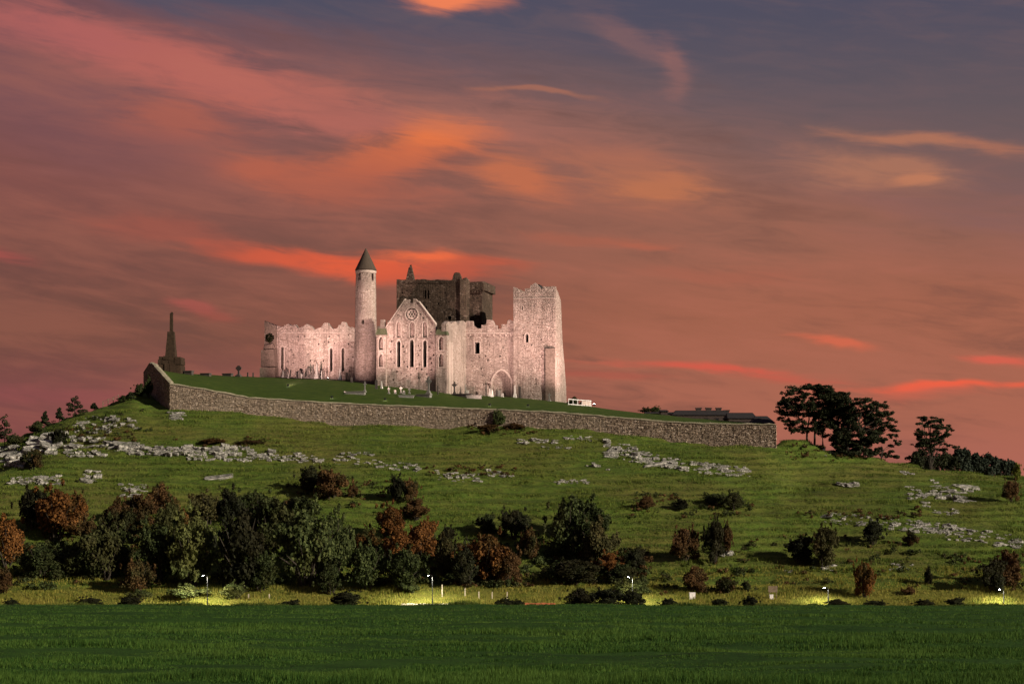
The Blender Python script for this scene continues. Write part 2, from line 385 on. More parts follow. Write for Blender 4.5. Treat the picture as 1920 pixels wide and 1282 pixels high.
for px in np.linspace(315, 1455, 24):
    dw = np.interp(px, WPX, WDP); wb = np.interp(px, WPX, WBOT)
    q = base_pts+[(268, zof(np.interp(px, [300, 900, 1455], [880, 878, 884]), 268)), (dw, zof(wb, dw))]
    zz = q[-1][1]; cols.append((px, q+[(dw+5, zz+.1), (400, zz-1), (480, -10), (560, -14), (900, -14)]))
for px, sk in [(1480, 816), (1520, 826), (1560, 843), (1610, 852), (1690, 868), (1750, 878), (1800, 885), (1920, 894), (2100, 905), (2500, 930)]:
    q = base_pts+[(270, zof(max(905, sk+18), 270)), (287, zof(sk, 287))]; cols.append((px, q+ridge_tail(*q[-1])))
PXG = np.arange(-500, 2501, 10.); DG = np.arange(0, 901, 1.)
T0 = np.array([np.interp(DG, [a for a, b in q], [b for a, b in q]) for _, q in cols])
cp = np.array([p for p, _ in cols])
TB = np.array([[0.]]) 
TB = np.stack([np.interp(PXG, cp, T0[:, i]) for i in range(len(DG))], 1)
def gsm(a, sig, axis):
    k = int(sig*3); w = np.exp(-.5*(np.arange(-k, k+1)/sig)**2); w /= w.sum()
    return np.apply_along_axis(lambda r: np.convolve(np.pad(r, k, mode='edge'), w, 'valid'), axis, a)
TS = gsm(gsm(TB, 1.3, 0), 2.2, 1)
bl = np.clip((DG-186)/6, 0, 1); TB = TB*(1-bl)+TS*bl
TB[:, DG < 186] = (-.069*DG[DG < 186])[None, :]
def terrain(x, d, detail=True):
    x = np.asarray(x, float); d = np.asarray(d, float)
    px = 960+F*x/np.maximum(d, 60.)
    i = np.clip((px+500)/10, 0, len(PXG)-1.001); j = np.clip(d, 0, 899.9)
    i0 = i.astype(int); j0 = j.astype(int); fi = i-i0; fj = j-j0
    z = (TB[i0, j0]*(1-fi)+TB[i0+1, j0]*fi)*(1-fj)+(TB[i0, j0+1]*(1-fi)+TB[i0+1, j0+1]*fi)*fj
    far = np.clip((d-520)/200, 0, 1); z = z+far*8*np.clip((x-90)/120, 0, 1)
    if detail:
        wf = np.clip((d-8)/12, 0, 1)*np.clip((186-d)/5, 0, 1)
        z = z+wf*(.55*fbm(x/9, d/6, 3, 3)+.14*fbm(x/1.8, d/1.2, 9, 2))
        wh = np.clip((d-205)/8, 0, 1)*np.clip((700-d)/100, 0, 1)
        z = z+wh*(1.5*fbm(x/16, d/12, 5, 4)+.35*fbm(x/3, d/2.2, 8, 3))
        ph = z*6.2+7*fbm(x/14, d/14, 12, 3)
        z = z+wh*.26*np.sin(ph)*np.clip(.35+2.2*fbm(x/9, d/9, 14, 2)+.5, 0, 1)
    return z
def tz(x, d): return float(terrain(np.array([x]), np.array([d]))[0])
def drop(px, py, d0=207., d1=318.):
    ds = np.arange(d0, d1, .25); xs = (px-960)/F*ds; zs = terrain(xs, ds)
    pys = HZ-(zs-CZ)/ds*F
    k = np.where(pys <= py)[0]; d = ds[k[0]] if len(k) else ds[np.argmin(pys)]
    x = (px-960)/F*d
    return Vector((x, d, tz(x, d)))

def gm(lo, hi, n): return list(np.geomspace(lo, hi, n))
ys = np.array([-400, -200, -100, -50, -20, -5]+list(np.arange(3, 24, 3))+list(np.arange(24, 184, 1.4))+list(np.arange(184, 322, .62))+list(np.arange(323, 420, 5))+[440, 470, 500, 540, 600]+gm(680, 9000, 14))
xh = list(np.arange(0, 122, .95))+list(np.arange(124, 200, 5))+gm(215, 9000, 16)
xs = np.array(sorted(set([-v for v in xh]+xh)))
GX, GY = np.meshgrid(xs, ys)
GZ = terrain(GX, np.maximum(GY, 0)); GZ[GY < 0] = (-.069*GY)[GY < 0]*.3
nx, ny = len(xs), len(ys)
idx = np.arange(nx*ny).reshape(ny, nx)
quads = np.stack([idx[:-1, :-1], idx[:-1, 1:], idx[1:, 1:], idx[1:, :-1]], -1).reshape(-1, 4)
def mat_ground():
    m, t, b = newmat('ground_grass', .95, .1); g = G(t)
    w = g.coord('Object'); sep = g.n('ShaderNodeSeparateXYZ'); g.l(w, sep.inputs[0])
    big = g.noise(w, .045, 5, .6); mid = g.noise(w, .35, 6, .65); st = g.noise(g.coord('Object', (1, 1, 5)), .8, 6, .7)
    fine = g.noise(w, 3.2, 6, .7)
    hill = g.ramp(mid, [(.3, (.040, .074, .010)), (.5, (.073, .120, .016)), (.72, (.112, .138, .024))])
    hill = g.mix(g.math('MULTIPLY', g.rng(big, .46, .62), .75), hill, (.115, .108, .026))
    hill = g.mix(g.math('MULTIPLY', g.rng(st, .52, .68), .7), hill, (.022, .026, .009))
    wv = g.n('ShaderNodeTexWave', wave_type='BANDS', bands_direction='Z'); wv.inputs['Scale'].default_value = .30; wv.inputs['Distortion'].default_value = 9; wv.inputs['Detail'].default_value = 4; wv.inputs['Detail Scale'].default_value = .25; g.l(w, wv.inputs[0])
    hill = g.mix(g.math('MULTIPLY', g.rng(wv.outputs['Fac'], .45, .95), .42), hill, (.024, .032, .009))
    hill = g.mix(g.math('MULTIPLY', g.rng(fine, .52, .72), .6), hill, (.15, .13, .045))
    field = g.ramp(g.noise(g.coord('Object', (.5, 1, 1)), .5, 6, .7), [(.3, (.011, .038, .005)), (.7, (.032, .084, .011))])
    verge = g.ramp(mid, [(.3, (.085, .11, .016)), (.7, (.19, .17, .035))])
    y = sep.outputs[1]
    c = g.mix(g.rng(y, 184, 190), field, verge)
    wob = g.math('ADD', y, g.math('MULTIPLY', mid, 10.)); c = g.mix(g.rng(wob, 213, 219), c, hill)
    g.l(c, b.inputs['Base Color'])
    g.bump(g.math('ADD', fine, g.math('MULTIPLY', mid, .6)), .9, .18, b); return m
M_ground = mat_ground()
gr = struct(link('ground', mesh_from('ground', np.stack([GX, GY, GZ], -1).reshape(-1, 3), quads, True), M_ground))

# road in the dip between field and hill
rv = []; rx = np.arange(-300, 301, 6.)
for x in rx:
    for y, k in ((194.3, 0), (200.6, 0)): rv.append((x, y, -14.6+.05))
n = len(rx); me = mesh_from('road', rv, [(2*i, 2*i+2, 2*i+3, 2*i+1) for i in range(n-1)])
road = struct(link('road', me, M_road))
for k, yy in enumerate((194.7, 200.1)):
    me = mesh_from('road_marking', [(-300, yy, -14.546), (300, yy, -14.546), (300, yy+.12, -14.546), (-300, yy+.12, -14.546)], [(0, 1, 2, 3)])
    link('road_marking', me, M_white, road)

# ------------------------------------------------------------------ lawn inside the enclosure wall
LC = np.array([(282, 688, 334), (300, 694, 336), (350, 700, 345), (420, 704, 352), (490, 707, 350), (560, 709, 346), (640, 712, 342), (665, 714, 340), (710, 722, 333), (780, 729, 331), (838, 737, 329), (875, 740, 340),
               (963, 745, 336), (1040, 752, 333), (1062, 755, 333), (1110, 762, 330), (1150, 768, 325), (1200, 774, 318), (1240, 777, 312), (1300, 784, 305), (1400, 791, 298), (1455, 794, 291)])
RET = [(281, 680, 744, 320.), (287, 682, 748, 316.), (300, 697, 762, 309.), (319, 718, 780, 300.)]       # left return wall px, top, bottom, depth
wall_px = np.array([r[0] for r in RET[:-1]]+list(WPX)); wall_top = np.array([r[1] for r in RET[:-1]]+list(WTOP))
wall_d = np.array([r[3] for r in RET[:-1]]+list(WDP)); wall_bot = np.array([r[2] for r in RET[:-1]]+[780]+list(WBOT[1:]))
wall_zt = zof(wall_top, wall_d); wall_zb = zof(wall_bot, wall_d)
def lawn_z(x, d):
    x = np.asarray(x, float); d = np.asarray(d, float); px = np.clip(960+F*x/d, 281, 1455)
    dw = np.interp(px, wall_px, wall_d); zw = np.interp(px, wall_px, wall_zt)-.30
    dc = np.interp(px, LC[:, 0], LC[:, 2]); zc = zof(np.interp(px, LC[:, 0], LC[:, 1]), dc)
    t = np.clip((d-dw)/np.maximum(dc-dw, 1), 0, 1); t2 = t+.35*t*(1-t)
    z = zw+(zc-zw)*t2 - np.clip(d-dc-22, 0, 80)*.12*np.clip((px-1050)/100, 0, 1)
    return z+.12*fbm(x/6, d/6, 21, 3)*np.clip((d-dw)/2, 0, 1)
def lz(x, d): return float(lawn_z(np.array([x]), np.array([d]))[0])
def drop_lawn(px, py):
    d0 = float(np.interp(px, wall_px, wall_d))+.6
    ds = np.arange(d0, 362, .2); xs_ = (px-960)/F*ds; pys = HZ-(lawn_z(xs_, ds)-CZ)/ds*F
    k = np.where(pys <= py)[0]; d = ds[k[0]] if len(k) else ds[np.argmin(pys)]
    x = (px-960)/F*d; return Vector((x, d, lz(x, d)))
wxy = [((px-960)/F*d, d) for px, d in zip(wall_px, wall_d)]
dense = []
for a, b in zip(wxy[:-1], wxy[1:]):
    k = max(1, int(math.dist(a, b)/1.5))
    dense += [(a[0]+(b[0]-a[0])*i/k, a[1]+(b[1]-a[1])*i/k) for i in range(k)]
dense.append(wxy[-1])
poly = dense+[(43.4, 306), (47, 335), (42, 380), (-10, 420), (-80, 392), (-79.5, 352)]
def inpoly(x, y, pl):
    c = False; j = len(pl)-1
    for i in range(len(pl)):
        xi, yi = pl[i]; xj, yj = pl[j]
        if (yi > y) != (yj > y) and x < (xj-xi)*(y-yi)/(yj-yi)+xi: c = not c
        j = i
    return c
pts = list(poly)
for gx in np.arange(-84, 64, 1.6):
    for gy in np.arange(283, 420, 1.6):
        p = (gx+random.uniform(-.3, .3), gy+random.uniform(-.3, .3))
        if inpoly(p[0], p[1], poly): pts.append(p)
ne = len(poly)
vo, _, fo, *_ = delaunay_2d_cdt([Vector(p) for p in pts], [(i, (i+1) % ne) for i in range(ne)], [], 1, 1e-4)
va = np.array([tuple(v) for v in vo]); zz = lawn_z(va[:, 0], va[:, 1])
fo = [f for f in fo if inpoly(*(va[list(f)].mean(0)), poly)]
M_lawn = mat_noise('mown_lawn', [(.3, (.022, .044, .006)), (.55, (.040, .066, .009)), (.75, (.062, .084, .014))], .5, .95, .6, .08, .1, stretch=(1, 1, 1))
struct(link('lawn', mesh_from('lawn', np.column_stack([va, zz]), fo, True), M_lawn))

# ------------------------------------------------------------------ enclosure wall
wp = empty('enclosure_wall', (wxy[3][0], wxy[3][1], wall_zb[3]), 'long grey rubble-stone retaining wall running along the hilltop below the castle', 'wall')
wloc = wp.location.copy()
def along(step):
    """sample the wall line: list of (x, y, zb, zt, nx, ny)"""
    out = []
    P3 = [(x, y, zb, zt) for (x, y), zb, zt in zip(wxy, wall_zb, wall_zt)]
    P3 = [(-81, 352, P3[0][2]+4, P3[0][3]+.3)]+P3+[(43.6, 306, P3[-1][2], P3[-1][3]-.2)]
    for a, b in zip(P3[:-1], P3[1:]):
        l = math.dist(a[:2], b[:2]); k = max(1, round(l/step)); tx, ty = (b[0]-a[0])/l, (b[1]-a[1])/l
        for i in range(k):
            t = i/k; out.append(tuple(a[q]+(b[q]-a[q])*t for q in range(4))+(-ty, tx, l/k))
    return out
S = along(1.2); mb = MB(); cope = MB(); th = .75
S.append(tuple([43.6, 306, S[-1][2], S[-1][3]])+S[-1][4:])
for i, (x, y, zb, zt, nxx, nyy, _) in enumerate(S):
    if i:      # average normals at corners
        nxx, nyy = (nxx+S[i-1][4])/2, (nyy+S[i-1][5])/2; l = math.hypot(nxx, nyy); nxx /= l; nyy /= l
    j = random.uniform(-.06, .06); zt = zt-.18+j
    n0 = len(mb.v)
    for q, z in ((-.05, zb-1.8), (0, zt), (th, zt), (th, zb-1.8)):
        mb.v.append((x+nxx*q-wloc.x, y+nyy*q-wloc.y, z-wloc.z))
    for q, z in ((-.12, zt-.01), (-.10, zt+.17), (.3, zt+.24), (th+.1, zt+.15), (th+.1, zt-.01)):
        cope.v.append((x+nxx*q-wloc.x+random.uniform(-.03, .03), y+nyy*q-wloc.y+random.uniform(-.03, .03), z+random.uniform(-.04, .04)-wloc.z))
    if i:
        a = n0-4
        for k in range(4): mb.f.append((a+k, n0+k, n0+(k+1) % 4, a+(k+1) % 4))
        a = (i-1)*5; b = i*5
        for k in range(5): cope.f.append((a+k, b+k, b+(k+1) % 5, a+(k+1) % 5))
mb.build('wall_body', M_wall, wp)
cope.build('coping', M_cope, wp)
st = MB()
P3 = S
for i in range(len(S)-1):
    a, b = S[i], S[i+1]; l = math.dist(a[:2], b[:2])
    if l < .05: continue
    tx, ty = (b[0]-a[0])/l, (b[1]-a[1])/l; nx_, ny_ = -ty, tx
    zb = min(a[2], b[2])-1.0; zt = min(a[3], b[3])-.26; z = zb; r = 0
    while z < zt-.1:
        h = random.uniform(.17, .34); z1 = min(z+h, zt); s = random.uniform(-.2, 0.) if i else 0
        while s < l:
            w = random.uniform(.18, .56); s1 = min(s+w, l+.12)
            pr = random.uniform(.03, .14); vs = []
            for q in (.03, -pr):
                k = 0 if q > 0 else .05
                for ss, zz_ in ((s+.02+k, z+.02+k), (s1-.02-k, z+.02+k), (s1-.02-k, z1-.02-k), (s+.02+k, z1-.02-k)):
                    fr = max(0, min(1, ss/l)); dz = 0
                    ss2 = ss+random.uniform(-.04, .04); z2 = zz_+random.uniform(-.04, .04)
                    vs.append((a[0]+tx*ss2+nx_*q-wloc.x, a[1]+ty*ss2+ny_*q-wloc.y, z2-wloc.z))
            st.add(vs, [(4, 5, 6, 7), (0, 1, 5, 4), (1, 2, 6, 5), (2, 3, 7, 6), (3, 0, 4, 7)])
            s = s1
        z = z1
stuff(st.build('stone_facing', M_wstone, wp))

# ================================================================== castle frame
TH = R(14)
Ua = Vector((math.cos(TH), -math.sin(TH))); Va = Vector((math.sin(TH), math.cos(TH)))
O2 = Vector(((775-960)/F*331, 331)); OZ = zof(728, 331)
def vplane(v0):
    def f(px, py):
        t = (px-960)/F; d = (v0+O2.dot(Va))/(t*Va.x+Va.y); p = Vector((d*t, d))-O2
        return (p.dot(Ua), zof(py, d)-OZ)
    return f
def uplane(u0):
    def f(px, py):
        t = (px-960)/F; d = (u0+O2.dot(Ua))/(t*Ua.x+Ua.y); p = Vector((d*t, d))-O2
        return (p.dot(Va), zof(py, d)-OZ)
    return f
def lworld(u, v, z=0): q = O2+Ua*u+Va*v; return Vector((q.x, q.y, z+OZ))
def ploop_in(x, y, l): return inpoly(x, y, l)
def arch(cx, hw, zb, zt, pointed=1.25, n=6):
    """loop of a lancet opening: bottom zb, apex zt"""
    rise = hw*pointed*1.1; zs = zt-rise; L_ = [(cx-hw, zb), (cx+hw, zb)]
    for k in range(n+1):
        t = k/n; L_.append((cx+hw*(1-t**1.0)*(1-.25*t*(1-t)*-1.2), zs+rise*math.sin(t*math.pi/2)**.9))
    for k in range(n-1, -1, -1):
        t = k/n; L_.append((cx-hw*(1-t**1.0)*(1-.25*t*(1-t)*-1.2), zs+rise*math.sin(t*math.pi/2)**.9))
    return L_
def rect(cx, hw, zb, zt): return [(cx-hw, zb), (cx+hw, zb), (cx+hw, zt), (cx-hw, zt)]
def ring(cx, cz, r, n=20): return [(cx+r*math.cos(2*math.pi*k/n), cz+r*math.sin(2*math.pi*k/n)) for k in range(n)]
def ragged(pl, amp=.18, step=.45):
    out = []
    for a, b in zip(pl[:-1], pl[1:]):
        k = max(1, int(math.dist(a, b)/step)); out.append(a)
        for i in range(1, k): out.append((a[0]+(b[0]-a[0])*i/k+random.uniform(-amp, amp)*.6, a[1]+(b[1]-a[1])*i/k+random.uniform(-amp, amp)))
    out.append(pl[-1]); return out
def plate(name, outline, holes, axis, pos, th, mat, parent, rough=.06, grid=.8):
    """a wall slab: outline and openings (loop, depth or None=through) in (along, z); axis 'v' faces the viewer, 'u' faces right"""
    def W(a, z, q):
        return (a, pos+q, z) if axis == 'v' else (pos-q, a, z)
    bm = MB(); loops = [outline]+[h for h, _ in holes]
    def face(loops, q, flip, gridpts, disp):
        pts = []; ed = []
        for l in loops:
            n0 = len(pts); pts += l; ed += [(n0+i, n0+(i+1) % len(l)) for i in range(len(l))]
        nb = len(pts)
        if gridpts:
            xs_ = [p[0] for p in outline]; zs_ = [p[1] for p in outline]
            x = min(xs_)+grid/2
            while x < max(xs_):
                z = min(zs_)+grid/2
                while z < max(zs_):
                    p = (x+random.uniform(-.3, .3)*grid, z+random.uniform(-.3, .3)*grid)
                    if inpoly(*p, outline) and not any(inpoly(*p, h) for h in loops[1:]): pts.append(p)
                    z += grid
                x += grid
        vo, _, fo, orig, *_ = delaunay_2d_cdt([Vector(p) for p in pts], ed, [], 1, 1e-5)
        vs = []
        for v, o in zip(vo, orig):
            dd = random.uniform(-disp, disp*.4) if (o and min(o) >= nb) else 0
            vs.append(W(v.x, v.y, q+dd))
        fs = []
        for f in fo:
            cx = sum(vo[i].x for i in f)/len(f); cz = sum(vo[i].y for i in f)/len(f)
            if inpoly(cx, cz, outline) and not any(inpoly(cx, cz, h) for h in loops[1:]): fs.append(tuple(f) if not flip else tuple(reversed(f)))
        bm.add(vs, fs)
    face(loops, 0, axis != 'v', True, rough)
    face([outline]+[h for h, d in holes if d is None], th, axis == 'v', False, 0)
    for l, d in [(outline, None)]+holes:
        dep = th if d is None else d; n = len(l)
        vs = [W(a, z, 0) for a, z in l]+[W(a, z, dep) for a, z in l]
        bm.add(vs, [(i, (i+1) % n, n+(i+1) % n, n+i) for i in range(n)])
        if d is not None: bm.add([W(a, z, dep) for a, z in l], [tuple(range(n))])
    return bm.build(name, mat, parent)
def surround(name, loop, w, proud, axis, pos, mat, parent, depth=.12):
    """moulding round an opening"""
    cx = sum(p[0] for p in loop)/len(loop); cz = (min(p[1] for p in loop)+max(p[1] for p in loop))/2
    def W(a, z, q): return (a, pos+q, z) if axis == 'v' else (pos-q, a, z)
    n = len(loop); out = []
    for i in range(n):
        p, a, b = loop[i], loop[i-1], loop[(i+1) % n]
        tx, tz_ = b[0]-a[0], b[1]-a[1]; l = math.hypot(tx, tz_) or 1
        nx_, nz_ = tz_/l, -tx/l
        if nx_*(p[0]-cx)+nz_*(p[1]-cz) < 0: nx_, nz_ = -nx_, -nz_
        out.append((p[0]+nx_*w, p[1]+nz_*w))
    vs = [W(*p, depth) for p in loop]+[W(*p, -proud) for p in loop]+[W(*p, -proud) for p in out]+[W(*p, depth*.2) for p in out]
    fs = []
    for i in range(n):
        k = (i+1) % n
        for r in range(3): fs.append((r*n+i, r*n+k, (r+1)*n+k, (r+1)*n+i))
    mb = MB(); mb.add(vs, fs); return mb.build(name, mat, parent)
def putlogs(f, boxes, holes, n, size=.14):
    """small square scaffold holes scattered over a facade, clear of other openings"""
    out = []; tries = 0
    while len(out) < n and tries < 4000:
        tries += 1; x0, x1, y0, y1 = random.choice(boxes); px = random.uniform(x0, x1); py = random.uniform(y0, y1)
        c = f(px, py); s = size*random.uniform(.8, 1.35)
        bad = any(min(q[0] for q in h)-.45 < c[0] < max(q[0] for q in h)+.45 and min(q[1] for q in h)-.45 < c[1] < max(q[1] for q in h)+.45 for h, _ in holes)
        if bad or any(math.dist(c, o) < .9 for o in out): continue
        out.append(c); holes.append((rect(c[0], s, c[1]-s, c[1]+s), None))
    return holes
def strip(name, p0, p1, h, proud, pos, mat, parent, axis='v', back=.1):
    mb = MB()
    a0, z0 = p0; a1, z1 = p1; n = max(2, int(abs(a1-a0)/.9))
    for i in range(n):
        t0, t1 = i/n, (i+1)/n; aa, ab = a0+(a1-a0)*t0, a0+(a1-a0)*t1-.03; za, zb = z0+(z1-z0)*t0, z0+(z1-z0)*t1
        pr = proud*random.uniform(.8, 1.15); hh = h*random.uniform(.9, 1.1)
        vs = []
        for q in (-pr, back):
            for a, z in ((aa, za-hh/2), (ab, zb-hh/2), (ab, zb+hh/2), (aa, za+hh/2)):
                vs.append((a, pos+q, z) if axis == 'v' else (pos-q, a, z))
        mb.add(vs, [(0, 1, 2, 3), (7, 6, 5, 4), (0, 4, 5, 1), (1, 5, 6, 2), (2, 6, 7, 3), (3, 7, 4, 0)])
    return mb.build(name, mat, parent)

VC, VN = 12.0, 14.5        # choir and nave wall planes behind the transept front (v = 0)
cas = empty('ruined_cathedral', (O2.x, O2.y, OZ), 'floodlit roofless stone cathedral with gabled transept, choir, nave and square crossing tower', 'cathedral', rz=-TH)
PB = 772                   # row well below ground
# ---- choir
f = vplane(VC)
top = [(496, 601), (508, 606), (516, 609), (528, 613), (533, 611), (541, 607), (547, 611), (553, 608), (559, 615), (567, 612), (575, 607), (583, 611), (590, 619), (596, 615), (604, 612), (608, 605), (614, 605), (618, 611), (623, 616), (633, 615), (635, 609.5), (639, 608.5), (640.5, 603.5), (647, 603.5), (649, 609.5), (655, 615), (659, 612.5), (664, 615.5), (676, 616)]
outl = [f(676, 740), f(676, 616)]; outl = [f(497, 740), f(676, 740)]+ragged([f(*p) for p in reversed(top)], .12)
holes = []; wins = []
for px, yt, yb, hw in ((529.2, 648.5, 692, 3.0), (621, 652, 696, 3.0), (643.3, 652, 696, 3.0)):
    c, zt = f(px, yt); _, zb = f(px, yb); l = arch(c, hw/8.7, zb, zt); wins.append(l); holes.append((l, None))
putlogs(f, [(520, 662, 626, 645), (535, 612, 650, 700), (540, 612, 640, 690), (650, 662, 640, 700)], holes, 26)
choir = plate('choir_wall', outl, holes, 'v', VC, 1.1, M_stone, cas)
for l in wins: surround('window_surround', l, .22, .07, 'v', VC, M_trim, choir)
strip('string_course', f(530, 623.5), f(664, 623.5), .16, .14, VC, M_trim, choir)
strip('hood_course', f(610, 655), f(617.6, 655), .14, .12, VC, M_trim, choir); strip('hood_course', f(624.4, 655), f(640, 655), .14, .12, VC, M_trim, choir); strip('hood_course', f(647, 655), f(664, 655), .14, .12, VC, M_trim, choir)
uL = f(497, 700)[0]; zt = f(580, 640)[1]
mb = MB(); mb.box(uL, f(676, 700)[0], VC+9.5, VC+10.6, -4, f(580, 620)[1]); mb.box(uL-.0, uL+1, VC+1.12, VC+9.48, -4, f(500, 612)[1]); mb.box(uL+1.02, f(676, 700)[0], VC+1.12, VC+9.48, zt, zt+.3)  # last box is an added unseen roof slab that keeps the choir dark
mb.build('rear_wall_and_light_block', M_core, cas)
# broken east buttress
mb = MB()
fb = vplane(VC-2.2)
def pxbox(mb, fpl, v0, v1, px0, px1, pyt, pyb, j=.1, tx=0, ty=0):
    a, zt = fpl(px0, pyt); b, _ = fpl(px1, pyt); _, zb = fpl(px0, pyb); mb.box(a, b, v0, v1, zb, zt, j, tx, ty)
pxbox(mb, fb, VC-2.2, VC-.02, 486.5, 515.5, 688, 722, .12); pxbox(mb, vplane(VC-1.8), VC-1.8, VC-.03, 488.5, 515, 655, 687, .14, .06)
pxbox(mb, vplane(VC-1.2), VC-1.2, VC-.04, 492, 514, 646, 654.5, .2, .2)
mb.build('broken_buttress', M_core, choir)
ff = vplane(VC-.6); ho = [ (ring(ff(505.5, 633)[0], ff(505.5, 633)[1], 1.05, 16), .55) ]
plate('broken_end_wall', ragged([ff(495.5, 655), ff(517, 655), ff(517, 610), ff(508, 606), ff(496, 602), ff(495.5, 655)], .12)[:-1], ho, 'v', VC-.6, .59, M_core, choir)
# ivy in the opening built further down

# ---- transept
f = vplane(0.)
L0, R0 = 724, 816.5
outl = [f(L0, PB), f(R0, PB), f(R0, 609)]+ragged([f(R0, 608), f(800, 586.5), f(784, 566), f(779, 560), f(774.7, 559.5), f(774.7, 568), f(768.7, 568), f(767, 561.5), f(760, 562), f(744, 588), f(L0, 614)], .05)
holes = []; wins = []; nich = []
for px, hw, yt, yb in ((747.6, 3.2, 638.2, 688), (772.1, 4.0, 636.5, 688), (796.7, 3.3, 637.5, 688)):
    c, zt = f(px, yt); _, zb = f(px, yb); l = arch(c, hw/9.05, zb, zt); wins.append(l); holes.append((l, None))
for px, hw in ((747.5, 4.3), (773, 5), (797, 4.3)):
    c, zt = f(px, 603.5); _, zb = f(px, 632.5); l = arch(c, hw/9.05, zb, zt, 1.0); nich.append(l); holes.append((l, .6))
rc = f(772, 589); holes.append((ring(*rc, 1.30, 28), None))
putlogs(f, [(728, 742, 630, 715), (752, 767, 640, 715), (778, 791, 640, 715), (802, 814, 615, 715), (728, 812, 692, 712), (745, 760, 580, 600), (784, 800, 585, 602)], holes, 40)
trans = plate('transept_gable', outl, holes, 'v', 0, 1.1, M_stone, cas)
for l in wins: surround('window_surround', l, .24, .06, 'v', 0, M_trim, trans)
for l in nich: surround('niche_moulding', l, .17, .10, 'v', 0, M_trim, trans)
surround('rose_moulding', ring(*rc, 1.32, 28), .15, .13, 'v', 0, M_trim, trans)
hl = [(ring(rc[0]+.55*math.cos(a), rc[1]+.52*math.sin(a), .20, 10), None) for a in np.arange(0, 6.2, math.pi/3)]+[(ring(*rc, .24, 10), None)]
hl += [(ring(rc[0]+.98*math.cos(a), rc[1]+.98*math.sin(a), .10, 8), None) for a in np.arange(.5, 6.7, math.pi/4)]
plate('rose_tracery', ring(*rc, 1.06, 28), hl, 'v', .10, .1, M_trim, trans, 0, 9)
# sloping gable coping
for (a, b) in (((724, 614), (759.5, 562)), ((785, 566.5), (816.5, 608))):
    p0, p1 = f(*a), f(*b); mb = MB(); n = 9
    for i in range(n):
        q0 = (p0[0]+(p1[0]-p0[0])*i/n, p0[1]+(p1[1]-p0[1])*i/n); q1 = (p0[0]+(p1[0]-p0[0])*(i+.96)/n, p0[1]+(p1[1]-p0[1])*(i+.96)/n)
        h = random.uniform(.18, .26); vs = [(q0[0], -.16, q0[1]+.02), (q1[0], -.16, q1[1]+.02), (q1[0], 1.2, q1[1]+.02), (q0[0], 1.2, q0[1]+.02)]
        vs += [(x, y, z+h) for x, y, z in vs]
        mb.add(vs, [(0, 3, 2, 1), (4, 5, 6, 7), (0, 1, 5, 4), (1, 2, 6, 5), (2, 3, 7, 6), (3, 0, 4, 7)])
    mb.build('gable_coping', M_trim, trans)
# niched corner buttresses
def buttress(px0, px1, pos, capy0, capy1):
    fb = vplane(pos); u0, u1 = fb(px0, 700)[0], fb(px1, 700)[0]; cx = (u0+u1)/2; holes = []; ns = []
    ztop = fb(px0, capy1)[1]; zb = fb(px0, PB)[1]
    for yt, yb in ((632, 657), (664.5, 688.5)):
        z1 = fb(px0, yt)[1]; z0 = fb(px0, yb)[1]; l = arch(cx, .52, z0, z1, 1.5); holes.append((l, 1.05)); ns.append(l)
    b = plate('niched_buttress', [(u0, zb), (u1, zb), (u1, ztop), (u0, ztop)], holes, 'v', pos, 1.4, M_stone, cas)
    for l in ns:
        surround('niche_moulding', l, .12, .08, 'v', pos, M_trim, b)
        z1 = max(p[1] for p in l); mb = MB()          # gabled hood over the niche
        for s in (-1, 1):
            vs = [(cx, pos-.22, z1+.42), (cx, pos-.22, z1+.24), (cx+s*.78, pos-.22, z1-.52), (cx+s*.78, pos-.22, z1-.34)]
            vs += [(x, pos+.05, z) for x, y, z in vs]; mb.add(vs, [(0, 1, 2, 3), (4, 7, 6, 5), (0, 3, 7, 4), (1, 5, 6, 2), (0, 4, 5, 1), (3, 2, 6, 7)])
        mb.build('niche_hood', M_trim, b)
        z0 = min(p[1] for p in l); mb = MB(); mb.box(cx-.62, cx+.62, pos-.18, pos+.5, z0-.16, z0+.05, .02); mb.build('niche_sill', M_trim, b)
    for y in (659, 691): strip('string_course', (u0, fb(px0, y)[1]), (u1, fb(px0, y)[1]), .14, .10, pos, M_trim, b)
    mb = MB(); zc = fb(px0, capy0)[1]; mb.box(u0-.15, u1+.15, pos-.2, pos+1.5, ztop+.01, zc, .04, .25, .5); mb.build('buttress_cap', M_lichen, b)
    return b
buttress(705.5, 723.6, -.55, 616, 628); buttress(817.2, 837.5, -.55, 617, 628)
f8 = vplane(8.5); mb = MB()
plate('stair_parapet', ragged([f8(706, 640), f8(742, 640), f8(742, 601), f8(727, 601), f8(726, 612), f8(721, 612), f8(720.5, 599), f8(713.5, 599), f8(713, 611), f8(707.5, 611), f8(706, 640)], .03)[:-1], [], 'v', 8.5, .8, M_stone, cas)
